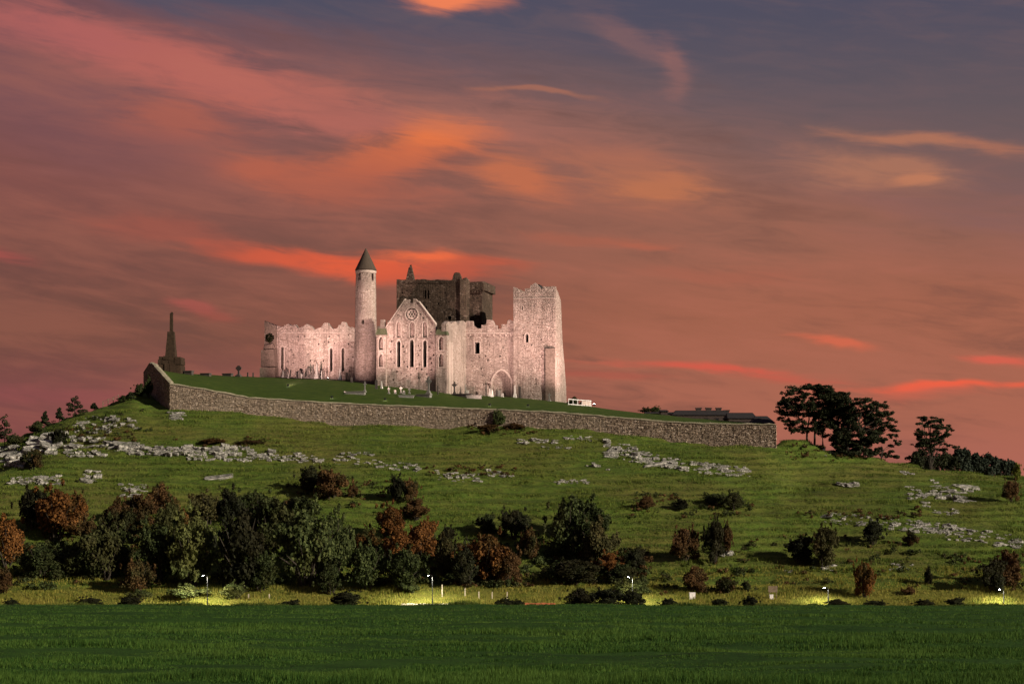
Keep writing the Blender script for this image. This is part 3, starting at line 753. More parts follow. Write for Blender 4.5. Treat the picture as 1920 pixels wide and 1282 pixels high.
# transept side walls
uR = vplane(0)(838, 700)[0]
fu = uplane(uR)
vend = VN; pxe = None
tp = [(838, 606), (842, 602), (844, 606), (847, 607), (850, 603), (855, 602), (857, 607), (861, 607), (863, 602), (869, 601)]
top = [fu(*p) for p in tp]; top = [(min(a, VN), z) for a, z in top]
zz_ = fu(866, 602)[1]
outl = [(-.5, fu(838, PB)[1]), (VN, fu(838, PB)[1]), (VN, zz_)]+ragged([(VN, zz_)]+list(reversed(top)), .05)[1:]+[(-.5, fu(838, 607)[1])]
holes = []
side = plate('transept_side_wall', outl, holes, 'u', uR, 1.0, M_stone, cas)
mb = MB()
for q in (.4, 1.3, 2.6): mb.box(uR+.0, uR+.32, q, q+.45, fu(838, PB)[1], fu(838, 640)[1], .02)
mb.build('corner_shafts', M_trim, side)
uLt = vplane(0)(L0, 700)[0]
mb = MB(); zt = f(770, 625)[1]; mb.box(uLt, uLt+1, 1.12, VN, -4, f(L0, 612)[1]); mb.box(uLt+1.02, uR-1.02, 1.12, VN, zt, zt+.4); mb.build('inner_wall_and_light_block', M_core, cas)  # wall plus an unseen flat roof added to block light in the transept
# ---- nave
f = vplane(VN)
top = [(862, 606.5), (873.5, 606.5), (874, 602), (886, 601.5), (887, 609.5), (895, 615.5), (902.5, 616), (903, 609), (911, 609), (912.5, 599.5), (923, 600), (925, 603), (927.5, 609.5), (932, 610), (932.6, 616), (940, 616), (940.5, 608), (950, 608), (951, 601.5), (955, 598.5), (960, 601.5), (966, 602)]
outl = [f(862, PB), f(966, PB)]+ragged([f(*p) for p in reversed(top)], .06)
holes = []
c, zt = f(895, 641.5); _, zb = f(895, 663); wl = rect(c, .52, zb, zt); holes.append((wl, None))
c, zt = f(940.5, 695); _, zb = f(940.5, 746); al = arch(c, 18.2/8.9, zb, zt, 1.0, 9); holes.append((al, .38))
putlogs(f, [(878, 960, 626, 640), (905, 955, 640, 690), (880, 918, 668, 735)], holes, 14)
nave = plate('nave_wall', outl, holes, 'v', VN, 1.0, M_stone, cas)
surround('window_surround', wl, .30, .06, 'v', VN, M_trim, nave); surround('arch_moulding', al, .36, .12, 'v', VN, M_trim, nave)
strip('corbel_course', f(872, 624.5), f(964, 625), .22, .16, VN, M_trim, nave)
for px in (882, 891, 903, 914, 926, 938, 949, 958):
    c = f(px, 628); mb = MB(); mb.box(c[0]-.14, c[0]+.14, VN-.14, VN+.05, c[1]-.22, c[1]+.15, .02); mb.build('corbel', M_trim, nave)
for px in (918.2, 960.4):
    c = f(px, 717); mb = MB(); mb.box(c[0]-.4, c[0]+.4, VN-.22, VN+.05, c[1]-.12, c[1]+.12, .03); mb.build('arch_capital', M_trim, nave)
mb = MB(); zt = f(900, 632)[1]; mb.box(f(862, 700)[0], f(966, 700)[0], VN+9, VN+10, -4, f(900, 612)[1]); mb.box(f(862, 700)[0], f(966, 700)[0], VN+1.02, VN+8.98, zt, zt+.3); mb.build('rear_wall_and_light_block', M_core, cas)  # back wall, and an added hidden roof slab shutting light out of the nave
# ---- crossing tower
VT = 16.0; f = vplane(VT)
top = [(743.5, 524), (752, 524.5), (760, 524), (775, 524.3), (790, 523.5), (805, 525), (820, 524), (835, 525), (848, 524.5), (849, 518.5), (851.5, 512), (855, 510.5), (860, 511), (863, 518)]
outl = [f(743.5, 770), f(864, 770)]+ragged([f(864, 524)]+[f(*p) for p in reversed(top)], .09)
holes = []; wins = []
for px, yt, yb, hw in ((797.6, 543.5, 559.5, 1.6), (803.6, 543.5, 559.5, 1.6)):
    c, zt = f(px, yt); _, zb = f(px, yb); l = arch(c, hw/8.6, zb, zt); wins.append(l); holes.append((l, None))
for px, yt, yb, hw in ((799, 574, 584, 2.3), (843, 592.5, 600, 3.4)):
    c, zt = f(px, yt); _, zb = f(px, yb); l = rect(c, hw/8.6, zb, zt); wins.append(l); holes.append((l, None))
putlogs(f, [(748, 790, 530, 580), (810, 845, 530, 590)], holes, 18)
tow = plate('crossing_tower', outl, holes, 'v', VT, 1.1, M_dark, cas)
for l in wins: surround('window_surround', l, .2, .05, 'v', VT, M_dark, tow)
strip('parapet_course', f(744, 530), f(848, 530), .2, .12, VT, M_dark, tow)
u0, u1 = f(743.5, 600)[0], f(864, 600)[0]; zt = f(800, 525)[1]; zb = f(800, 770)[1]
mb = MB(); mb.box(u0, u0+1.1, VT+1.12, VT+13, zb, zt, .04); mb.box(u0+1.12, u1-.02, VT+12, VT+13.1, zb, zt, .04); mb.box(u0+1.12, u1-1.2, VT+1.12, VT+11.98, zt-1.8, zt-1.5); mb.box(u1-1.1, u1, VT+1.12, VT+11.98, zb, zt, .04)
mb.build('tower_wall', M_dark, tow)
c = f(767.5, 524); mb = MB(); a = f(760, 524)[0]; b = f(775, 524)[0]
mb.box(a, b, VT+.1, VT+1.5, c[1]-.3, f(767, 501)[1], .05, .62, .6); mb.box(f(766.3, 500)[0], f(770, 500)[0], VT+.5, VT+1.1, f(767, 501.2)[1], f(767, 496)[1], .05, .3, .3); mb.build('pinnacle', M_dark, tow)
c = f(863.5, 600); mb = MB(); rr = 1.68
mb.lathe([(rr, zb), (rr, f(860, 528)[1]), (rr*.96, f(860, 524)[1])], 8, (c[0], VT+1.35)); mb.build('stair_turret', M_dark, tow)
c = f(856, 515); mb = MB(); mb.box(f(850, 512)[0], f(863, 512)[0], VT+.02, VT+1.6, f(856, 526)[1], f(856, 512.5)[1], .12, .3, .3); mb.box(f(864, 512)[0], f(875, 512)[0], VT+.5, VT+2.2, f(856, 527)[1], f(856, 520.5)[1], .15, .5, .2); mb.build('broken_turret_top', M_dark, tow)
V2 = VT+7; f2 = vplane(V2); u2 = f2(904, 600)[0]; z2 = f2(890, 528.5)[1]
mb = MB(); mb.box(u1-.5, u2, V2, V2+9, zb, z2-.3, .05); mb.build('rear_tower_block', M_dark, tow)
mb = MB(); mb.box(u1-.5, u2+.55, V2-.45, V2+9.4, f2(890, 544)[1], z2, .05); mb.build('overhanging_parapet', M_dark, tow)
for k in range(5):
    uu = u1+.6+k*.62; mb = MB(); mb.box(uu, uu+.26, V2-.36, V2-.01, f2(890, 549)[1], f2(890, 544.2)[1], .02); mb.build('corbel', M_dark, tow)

# ---- tower house at the west end
VW_ = VN-.35; f = vplane(VW_)
th_u0, th_u1 = f(962.5, 640)[0], f(1041, 640)[0]
tho = empty('tower_house', lworld((th_u0+th_u1)/2, VW_+4.5, f(1000, 748)[1]), 'tall square stone tower house with ragged battlements at the right end of the cathedral', 'tower', rz=-TH)
off = Vector(((th_u0+th_u1)/2, VW_+4.5, f(1000, 748)[1]))
top = [(962.5, 538), (968, 539.5), (973, 544), (977, 547), (984, 547.5), (984.5, 541), (993.5, 540.5), (995, 535), (1003.5, 530), (1009, 536), (1014.5, 542), (1017, 541), (1017.5, 537), (1028, 537.5), (1041, 537)]
outl = [f(962.5, PB), f(1041, PB)]+ragged([f(*p) for p in reversed(top)], .06)
holes = []; wins = []
for px, yt, yb, hw in ((988.3, 625.5, 642, 2.9), (979.5, 573.5, 581, 1.0)):
    c, zt = f(px, yt); _, zb = f(px, yb); l = arch(c, hw/8.95, zb, zt); wins.append(l); holes.append((l, None))
putlogs(f, [(968, 1020, 560, 740)], holes, 13, .11)
n0 = len(bpy.data.objects)
front = plate('front_wall', outl, holes, 'v', VW_, 1.2, M_stone, tho)
surround('window_surround', wins[0], .30, .08, 'v', VW_, M_trim, front); surround('window_surround', wins[1], .14, .05, 'v', VW_, M_trim, front)
strip('string_course', f(963, 560), f(1040, 559), .18, .13, VW_, M_trim, front); strip('drip_ledge', f(1023, 652), f(1040, 652.5), .22, .3, VW_, M_slate, front)
mb = MB(); a = f(1023.5, 654)[0]; mb.box(a, th_u1+.03, VW_-.3, VW_-.01, f(1030, PB)[1], f(1030, 653)[1], .03); mb.build('corner_buttress', M_core, front)  # this corner's missing light is put into its darker stone colour
fu = uplane(th_u1+.05)
tp = [(1041.3, 537), (1045, 545), (1047.5, 552), (1050, 558), (1052, 565), (1053, 600), (1054.5, 635), (1056.5, 660), (1059.5, 697), (1061.5, 725), (1062.5, 757), (1063, PB)]
outl = ragged([fu(*p) for p in tp], .10)+[(VW_+.02, fu(1041, PB)[1])]
outl[0] = (VW_+.02, outl[0][1])
sidew = plate('west_wall', outl, [], 'u', th_u1+.05, 1.2, M_stone, tho, .08)
zt = f(1000, 548)[1]; mb = MB(); mb.box(th_u0, th_u0+1, VW_+1.22, VW_+9, -6, f(1000, 540)[1], .04); mb.box(th_u0, th_u1-1.2, VW_+8, VW_+9, -6, f(1000, 540)[1], .04); mb.box(th_u0+1, th_u1-1.2, VW_+1.22, VW_+8, zt-.8, zt-.5)  # includes an unseen roof slab added to stop light leaking in
mb.build('inner_wall_and_light_block', M_core, tho)
c = f(1004, 531); mb = MB(); mb.box(f(996, 540)[0], f(1013, 540)[0], VW_+2, VW_+5, zt-.6, f(1004, 531)[1], .08, .75, .1); mb.build('cap_house_gable', M_slate, tho)
for o in list(tho.children): o.location = -off     # local castle coordinates under the tower's own empty

# ---- round tower
rt_c = lworld(*[vplane(5.0)(686, 700)[0], 5.0], 0); rd = rt_c.y
zb = zof(735, rd); ze = zof(508, rd); za = zof(466.5, rd); zg = zof(721, rd)
rtw = empty('round_tower', (rt_c.x, rt_c.y, zg), 'slender cylindrical stone round tower with conical cap beside the gabled transept', 'tower')
sc = rd/F
def round_shaft():
    seg = 64; r0, r1 = 22.3*sc, 18.6*sc
    wz = [(zof(527, rd), zof(514.5, rd), -11, 1.7), (zof(527, rd), zof(514.5, rd), 14, 1.7), (zof(609, rd), zof(601.5, rd), -3.6, 1.2)]
    zs = set([zb, zof(716, rd), ze]); [zs.update(w[:2]) for w in wz]
    zs.update(np.linspace(zb, ze, 46)); zs = sorted(zs); V = []; Fc = []
    for z in zs:
        t = (z-zb)/(ze-zb); r = r0+(r1-r0)*t**.8
        for k in range(seg):
            a = 2*math.pi*k/seg; rr = r+random.uniform(-.035, .025)
            V.append((rr*math.cos(a), rr*math.sin(a), z-zg))
    ins = []
    for i in range(len(zs)-1):
        zc = (zs[i]+zs[i+1])/2
        for k in range(seg):
            a = 2*math.pi*(k+.5)/seg; r = r0+(r1-r0)*((zc-zb)/(ze-zb))**.8
            hit = False
            for w0, w1, off_, hw in wz:
                aw = math.asin(off_*sc/r)-math.pi/2
                da = (a-aw+math.pi) % (2*math.pi)-math.pi
                if w0 < zc < w1 and abs(da)*r < hw*sc*1.25: hit = True
            A = i*seg+k; B = i*seg+(k+1) % seg
            if not hit: Fc.append((A, B, B+seg, A+seg))
            else:
                n0 = len(V)
                for q in (A, B, B+seg, A+seg): x, y, z = V[q]; V.append((x*.72, y*.72, z))
                Fc += [(A, n0, n0+1, B), (B, n0+1, n0+2, B+seg), (B+seg, n0+2, n0+3, A+seg), (A+seg, n0+3, n0, A)]
    mb = MB(); mb.v = V; mb.f = Fc
    return mb.build('shaft', M_stone, rtw)
round_shaft()
mb = MB(); h = za-ze; mb.lathe([(19.4*sc, ze-zg-.05), (20.2*sc, ze-zg+.12)]+[(20.0*sc*(1-t)+.05, ze-zg+.15+h*t) for t in np.linspace(0, .985, 12)], 40); mb.build('conical_cap', M_cone, rtw)
mb = MB(); mb.lathe([(18.5*sc, ze-zg-.55), (19.6*sc, ze-zg-.5), (19.8*sc, ze-zg-.06), (18.5*sc, ze-zg-.06)], 40); mb.build('cornice', M_trim, rtw)

# ================================================================== floodlights on the lawn
def floodlight(px, d, aim, watts, label, spread=70, blend=.6, lift=.5, colr=(.92, .60, .53), pos=None):
    x = (px-960)/F*d if pos is None else pos[0]; d = d if pos is None else pos[1]
    z = lz(x, d); loc = Vector((x, d, z))
    root = empty('floodlight', loc, label, 'floodlight', 'floodlights on the castle lawn')
    dv = (Vector(aim)-(loc+Vector((0, 0, lift)))).normalized()
    q = dv.to_track_quat('-Z', 'Y')
    mb = MB(); mb.box(-.22, .22, -.16, .16, .02, .24, .0, .3, .3); h = mb.build('housing', M_black, root, (0, 0, lift), rot=q.to_euler())
    mb = MB(); mb.box(-.19, .19, -.13, .13, -.012, .012); mb.build('lens', M_flood, root, tuple(Vector((0, 0, lift))+q @ Vector((0, 0, -.02))), rot=q.to_euler())
    for sx_ in (-.2, .17): mb = MB(); mb.box(sx_, sx_+.03, -.03, .03, -.3, lift); mb.build('bracket', M_lampm, root)
    ld = bpy.data.lights.new('floodlight_beam', 'SPOT'); ld.energy = watts; ld.color = colr; ld.spot_size = R(spread); ld.spot_blend = blend; ld.shadow_soft_size = .25
    lo = bpy.data.objects.new('beam', ld); C.objects.link(lo); lo.parent = root; lo.location = Vector((0, 0, lift))+dv*.12; lo.rotation_euler = q.to_euler()
    return root
M_flood = mat_emit('floodlight_lens', (1, .9, .82), 60)
def castle_pt(px, py, v): u, z = vplane(v)(px, py); return lworld(u, v, z)
floodlight(615, 338.0, castle_pt(592, 640, VC), 4300, 'lit floodlight on the lawn before the choir wall lancets', 116, 1.0)
floodlight(540, 319, castle_pt(570, 645, VC), 76000, 'floodlight low on the lawn below the left end of the choir', 42, .9)
floodlight(622, 303, castle_pt(686, 612, 5), 75680, 'floodlight behind the enclosure wall aimed at the round tower', 36, .8)
floodlight(722, 302, castle_pt(775, 650, 0), 61920, 'floodlight behind the enclosure wall aimed at the transept gable', 32, .9)
floodlight(918, 300, castle_pt(905, 650, VN), 75680, 'floodlight behind the enclosure wall aimed at the nave', 34, 1.0)
floodlight(990, 301, castle_pt(988, 636, VN), 56760, 'floodlight behind the enclosure wall aimed at the tower house', 34, 1.0)
floodlight(1114, 328, castle_pt(1054, 630, VN+4), 36120, 'floodlight right of the tower house beside the white railing', 70, .8)

# ================================================================== broken high cross monument
b0 = drop_lawn(320, 697); d = b0.y; k = d/F
mon = empty('stone_monument', b0, 'tall broken stone shaft on tapering pedestal and blocky plinth at the left wall corner', 'monument')
def pm(px): return (px-320)*k
def pzz(py): return zof(py, d)-b0.z
for i, (x0, x1, y0, y1) in enumerate([(301, 312, 684, 703), (312, 322, 683, 703), (322, 333, 684, 703), (333, 343, 685, 703), (300, 309, 675, 684), (309, 319, 676, 684), (319.5, 331, 675, 684), (331, 343.5, 676, 684.5), (302, 308, 670, 675), (332, 343, 670.5, 675.5), (309.5, 331.5, 669, 675)]):
    mb = MB(); mb.box(pm(x0)+.02, pm(x1)-.02, -2.2+random.uniform(-.1, .1), 2.2, pzz(y1), pzz(y0)-.015, .06); mb.build('plinth_block', M_monu, mon)
for i, (w0, w1, y0, y1) in enumerate([(9.2, 8.4, 656, 669), (8.2, 7.5, 645, 656), (7.4, 6.7, 634, 645), (6.6, 5.9, 622, 634)]):
    a, b = w0*k, w1*k; mb = MB(); mb.box(-a+.1, a+.1, -a, a, pzz(y1)+.01, pzz(y0), .03, 1-b/a, 1-b/a); mb.build('pedestal_course', M_monu, mon)
mb = MB(); mb.box(pm(318.6), pm(324.6), -.3, .3, pzz(622)+.01, pzz(588), .02, .12, .12); mb.box(pm(319.8), pm(325.0), -.3, .3, pzz(588), pzz(585.3), .06, .3, .2); mb.build('shaft', M_monu, mon)

# ================================================================== gravestones
def grave(kind, px, py, hpx, mat, label, wpx=None, group='gravestones on the castle lawn'):
    p = drop_lawn(px, py); k = p.y/F; h = hpx*k; w = (wpx or max(3, hpx*.38))*k
    names = dict(cross='stone_cross', celtic='celtic_cross', slab='headstone', obelisk='obelisk', tomb='chest_tomb', statue='grave_statue', pole='thin_marker_post')
    o = empty(names[kind], p, label, 'gravestone' if kind != 'tomb' else 'tomb', group, rz=random.uniform(-.15, .15)-TH)
    def B(name, *a, **q):
        mb = MB(); mb.box(*a, **q); return mb.build(name, mat, o)
    if kind == 'slab':
        B('base', -w*.6, w*.6, -.2, .2, -.3, .14, j=.01)
        mb = MB(); n = 8; lo = [(-w/2, .14), (w/2, .14)]+[(w/2*math.cos(math.pi*i/n), h-w*.35+w*.35*math.sin(math.pi*i/n)) for i in range(n+1)]
        m = len(lo); vs = [(a, -.08, z) for a, z in lo]+[(a, .08, z) for a, z in lo]
        mb.add(vs, [tuple(range(m)), tuple(reversed(range(m, 2*m)))]+[(i, m+i, m+(i+1) % m, (i+1) % m) for i in range(m)]); mb.build('stone', mat, o)
    elif kind in ('obelisk', 'pole'):
        if kind == 'obelisk': B('base', -w*.5, w*.5, -w*.5, w*.5, -.3, h*.16, j=.01); B('plinth', -w*.38, w*.38, -w*.38, w*.38, h*.16, h*.3, j=.01); B('needle', -w*.27, w*.27, -w*.27, w*.27, h*.3, h, tx=.55, ty=.55)
        else: B('post', -.1, .1, -.1, .1, -.3, h, j=.01)
    elif kind in ('cross', 'celtic'):
        B('base', -w*.45, w*.45, -w*.35, w*.35, -.3, h*.12, j=.01); B('plinth', -w*.3, w*.3, -w*.26, w*.26, h*.12, h*.24, tx=.2, ty=.2)
        sw = max(.09, w*.15); B('shaft', -sw, sw, -.09, .09, h*.24, h, tx=.15); B('arms', -w*.5, w*.5, -.085, .085, h*.70, h*.70+2*sw)
        if kind == 'celtic':
            mb = MB(); n = 20; r0, r1 = w*.30, w*.42; cz = h*.70+sw; vs = []
            for i in range(n):
                a = 2*math.pi*i/n
                for r, y in ((r0, -.06), (r1, -.06), (r1, .06), (r0, .06)): vs.append((r*math.cos(a), y, cz+r*math.sin(a)))
            mb.add(vs, [(4*i+q, 4*i+(q+1) % 4, 4*((i+1) % n)+(q+1) % 4, 4*((i+1) % n)+q) for i in range(n) for q in range(4)]); mb.build('ring', mat, o)
    elif kind == 'tomb':
        B('chest', -w*.46, w*.46, -.5, .5, -.4, h*.7, j=.03); B('slab', -w*.5, w*.5, -.6, .6, h*.7+.005, h, j=.02)
    elif kind == 'statue':
        B('pedestal', -w*.5, w*.5, -.25, .25, -.3, h*.35, tx=.15, ty=.15)
        mb = MB(); mb.lathe([(w*.3, h*.35), (w*.34, h*.5), (w*.26, h*.66), (w*.32, h*.78), (w*.12, h*.85), (w*.15, h*.92), (w*.05, h)], 10); mb.build('figure', mat, o)
    return o
D_, G_, W_ = M_grave_d, M_grave_g, M_grave_w
gl = [
 ('obelisk', 531, 705, 14, G_, 'pale slim obelisk, first gravestone from the left along the choir wall'), ('slab', 534, 706, 11, D_, 'dark headstone, second from the left along the choir wall'),
 ('cross', 537.5, 705, 17, D_, 'thin dark cross just right of the left choir window'), ('obelisk', 541, 706.5, 10, G_, 'short grey obelisk right of the thin dark cross by the left choir window'), ('pole', 544, 706, 13, D_, 'dark marker post at the right end of the gravestones by the left choir window'),
 ('cross', 555.5, 708, 11, D_, 'small dark cross alone left of the crowded choir graves', 6), ('slab', 561.5, 708, 15, D_, 'tall black headstone left of the broad dark cross', 5), ('slab', 565.5, 708.5, 9, G_, 'grey headstone just right of the tall black headstone'),
 ('slab', 570, 709, 11, D_, 'dark rounded headstone left of the broad dark cross', 4), ('cross', 577, 709, 22, D_, 'broad dark cross with wide arms before the choir wall', 10), ('slab', 582, 709, 13, D_, 'narrow dark headstone just right of the broad cross', 3),
 ('obelisk', 587, 709.5, 27, D_, 'tall dark needle obelisk, left of the pair before the choir', 7), ('obelisk', 594, 709.5, 27, G_, 'tall mossy obelisk, right of the pair before the choir', 8), ('cross', 598, 709, 14, D_, 'dark cross leaning against the view of the mossy obelisk', 5),
 ('pole', 603, 709, 15, G_, 'thin grey marker post right of the obelisk pair'), ('pole', 607.5, 709, 16, D_, 'thin dark marker post left of the lit floodlight'), ('obelisk', 638, 712, 21, W_, 'white obelisk between the two right-hand choir windows', 6),
 ('slab', 650, 715, 17, D_, 'dark headstone left of the round tower, nearest the right choir window', 4), ('slab', 655, 715.5, 17, D_, 'second dark headstone left of the round tower', 4), ('slab', 659.5, 717, 10, D_, 'low dark headstone at the foot of the round tower', 4),
 ('cross', 684, 735, 20, G_, 'grey stone cross standing before the round tower base', 6), ('slab', 705.5, 729, 17, D_, 'dark rust-stained headstone right of the round tower base', 5), ('obelisk', 715.5, 728, 14, W_, 'white obelisk at the foot of the left niched buttress', 4),
 ('cross', 729, 738, 12, G_, 'small grey cross left of the stones before the transept', 5), ('slab', 741, 738, 7, G_, 'low grey headstone before the left transept lancet', 4), ('cross', 752, 738, 13, G_, 'pale cross before the transept gable', 6), ('slab', 757.5, 739, 7, G_, 'low headstone just right of the pale transept cross', 4), ('cross', 767.5, 738, 10, G_, 'small cross before the middle transept lancet', 5),
 ('tomb', 666, 739, 5, G_, 'long flat tomb on the lawn before the round tower', 42), ('tomb', 762, 745, 4, G_, 'low flat tomb slab before the transept gable', 30), ('tomb', 795, 744, 5, G_, 'flat tomb at the foot of the tall ringed cross', 30),
 ('celtic', 803.5, 741, 35, G_, 'tall grey ringed cross before the right transept corner', 11), ('pole', 821, 740, 17, D_, 'thin dark post before the right niched buttress'),
 ('celtic', 852, 741, 26, D_, 'dark ringed cross before the transept side wall', 9), ('obelisk', 863, 739, 15, D_, 'dark obelisk right of the dark ringed cross', 4), ('obelisk', 873, 739, 20, G_, 'grey obelisk before the left end of the nave wall', 5), ('slab', 876.5, 740, 9, W_, 'white headstone before the left end of the nave wall', 5),
 ('tomb', 868, 744, 6, D_, 'dark low tomb before the transept side wall', 36), ('tomb', 889, 747, 6, G_, 'grey chest tomb on the lawn below the nave window', 30), ('slab', 894, 741, 7, D_, 'small dark headstone beneath the nave window', 4), ('pole', 911.5, 742, 24, D_, 'tall dark post left of the blocked arch'), ('obelisk', 918.5, 743, 15, W_, 'white obelisk at the left foot of the blocked arch', 5),
 ('statue', 922.5, 744, 14, W_, 'white figure on a pedestal before the blocked arch', 6), ('slab', 931, 742, 12, D_, 'dark headstone inside the blocked arch, left one', 4), ('slab', 936, 742, 12, G_, 'grey headstone inside the blocked arch, right one', 4), ('slab', 942, 744, 7, W_, 'small white headstone before the middle of the blocked arch', 4),
 ('obelisk', 965.5, 745, 23, W_, 'tall white obelisk between nave and tower house', 6), ('slab', 974.5, 745, 22, D_, 'tall slim dark headstone before the tower house', 4), ('cross', 1030, 752, 15, G_, 'grey cross at the right corner of the tower house', 7),
 ('celtic', 447.5, 706, 20, D_, 'ringed cross on a stepped base standing alone left of the cathedral', 12), ('tomb', 354, 702, 7, D_, 'dark table tomb just right of the broken monument', 17), ('tomb', 386, 704.5, 5, D_, 'low dark tomb on the skyline between monument and ringed cross', 20),
 ('tomb', 427, 705, 5, D_, 'low dark table tomb left of the lone ringed cross', 20), ('slab', 464.5, 706, 8, D_, 'thin dark headstone left of the broken buttress', 2.5), ('slab', 474.5, 706, 8, D_, 'thin dark headstone nearest the broken buttress', 2.5),
]
for g_ in gl: grave(*g_[:6], wpx=g_[6] if len(g_) > 6 else None)

# ================================================================== white railing by the tower house
p = drop_lawn(1066, 759); q = drop_lawn(1108, 762)
rl = empty('white_railing', p, 'white painted railing at the foot of the tower house', 'railing'); dv = q-p; n = 6
for i in range(n):
    c = dv*(i/(n-1)); mb = MB(); mb.box(c.x-.07, c.x+.07, c.y-.06, c.y+.06, c.z-.3, c.z+1.25); mb.build('post', M_white, rl)
for h in (.15, 1.16):
    mb = MB(); mb.tube([Vector((0, 0, h)), dv*.5+Vector((0, 0, h)), dv+Vector((0, 0, h))], [.085]*3, 6); mb.build('rail', M_white, rl)
a, b = dv*.62, dv*.98; mb = MB(); vs = [(a.x, a.y+.03, a.z+.3), (b.x, b.y+.03, b.z+.3), (b.x, b.y+.03, b.z+1.02), (a.x, a.y+.03, a.z+1.02)]; vs += [(x, y+.04, z) for x, y, z in vs]
mb.add(vs, [(0, 1, 2, 3), (7, 6, 5, 4), (0, 4, 5, 1), (1, 5, 6, 2), (2, 6, 7, 3), (3, 7, 4, 0)]); mb.build('panel', M_trim, rl)

# ================================================================== dark buildings behind the right end of the wall
def house(name, px0, px1, d, eave, ridge, depth, label, base=800, chim=(), hip=0., wins=()):
    k = d/F; x0, x1 = (px0-960)*k, (px1-960)*k; zb = zof(base, d); ze = zof(eave, d); zr = zof(ridge, d); cx = (x0+x1)/2
    o = empty(name, (cx, d+depth/2, zb), label, 'building'); w = (x1-x0)/2; hd = depth/2
    mb = MB(); mb.box(-w, w, -hd, hd, -1, ze-zb); mb.build('wall', M_housew, o)
    mb = MB(); e = .25; vs = [(-w-e, -hd-e, ze-zb+.01), (w+e, -hd-e, ze-zb+.01), (w+e, hd+e, ze-zb+.01), (-w-e, hd+e, ze-zb+.01), (-w-e+hip*2*w, 0, zr-zb), (w+e-hip*2*w, 0, zr-zb)]
    mb.add(vs, [(0, 1, 5, 4), (2, 3, 4, 5), (1, 2, 5), (3, 0, 4), (3, 2, 1, 0)]); rf = mb.build('roof', M_slate, o)
    for cpx, cy0, cy1 in chim:
        xx = (cpx-960)*k-cx; mb = MB(); mb.box(xx-.5, xx+.5, -.4, .4, zof(cy1, d)-zb, zof(cy0, d)-zb-.25, .02); mb.box(xx-.62, xx+.62, -.5, .5, zof(cy0, d)-zb-.25, zof(cy0, d)-zb, .03); mb.build('chimney', M_housew, rf)
    for wpx in wins:
        xx = (wpx-960)*k-cx; z1 = ze-zb; mb = MB(); mb.box(xx-.4, xx+.4, -hd-.06, -hd-.005, z1-1.4, z1-.5); wn = mb.build('window', M_housew, o)
        mb = MB(); mb.box(xx-.3, xx+.3, -hd-.075, -hd-.065, z1-1.3, z1-.6); mb.build('pane', M_glass, wn)
    return o
house('long_house', 1262, 1372, 318, 778, 767.5, 8, 'long low dark-roofed house with three chimneys beyond the lawn', 800, [(1314, 762.5, 772), (1333, 762.5, 772), (1352, 762.5, 772), (1367, 767, 774)], .1, (1280, 1300, 1325, 1345))
house('low_shed', 1212, 1262, 326, 775, 771.5, 4, 'low grey shed left of the long dark-roofed house', 790, (), 0, (1225,))
house('stone_hut', 1239, 1252, 316, 771, 767.5, 3, 'small square hut standing on the lawn before the low shed', 795, (), .2)
house('slate_barn', 1366, 1418, 304, 784, 772, 7, 'dark slate-roofed barn between long house and wall end', 806, (), .08)
house('end_outbuilding', 1412, 1452, 297, 793, 778.5, 6, 'dark outbuilding with sloping slate roof at the right end of the wall', 812, (), .28)

# ================================================================== rocks
rock_me = []
for s_ in range(9):
    bm = bmesh.new(); bmesh.ops.create_cube(bm, size=2.0); bmesh.ops.subdivide_edges(bm, edges=bm.edges, cuts=1, use_grid_fill=True)
    for v in bm.verts:
        n = v.co.normalized(); c = v.co*.62+n*.5; a = 1+.5*(vnoise(n.x*1.4+s_*9+50, n.y*1.4+n.z*1.9+70, s_)-.5)
        v.co = Vector((c.x*a*1.05, c.y*a*.8, c.z*a*.72))+Vector((random.uniform(-.16, .16), random.uniform(-.14, .14), random.uniform(-.14, .14)))
    me = bpy.data.meshes.new('boulder'); bm.to_mesh(me); bm.free(); me.materials.append(M_rock); rock_me.append(me)
def outcrop(box, n, size, label, slope=0.):
    x0, x1, y0, y1 = box; pts = []
    for i in range(int(n*1.7)):
        t = random.random(); px = x0+(x1-x0)*t; ym = (y0+y1)/2+slope*(px-(x0+x1)/2); py = ym+(random.random()-.5)*(y1-y0)*(1 if not slope else 1)
        pts.append((px, py))
    pts.append(((x0+x1)/2, (y0+y1)/2)); root = None; ps = [drop(*q) for q in pts]
    b = ps[-1]; root = empty('rock_outcrop', b, label, 'rocks', 'limestone outcrops on the hillside')
    for p, q in zip(ps, pts):
        s = size*p.y/F*random.uniform(.2, .74)*.5*(1.6 if random.random() < .10 else 1)
        o = link('boulder', random.choice(rock_me), None, root, p-b+Vector((0, 0, -s*.12)), (random.uniform(-.2, .2)+.25, random.uniform(-.2, .2), random.uniform(-.5, .5)), ((s*random.uniform(1.6, 2.8), s*1.2, s*random.uniform(.6, .9)) if random.random() < .25 else (s*random.uniform(.8, 1.6), s, s*random.uniform(.7, 1.35))))
    return root
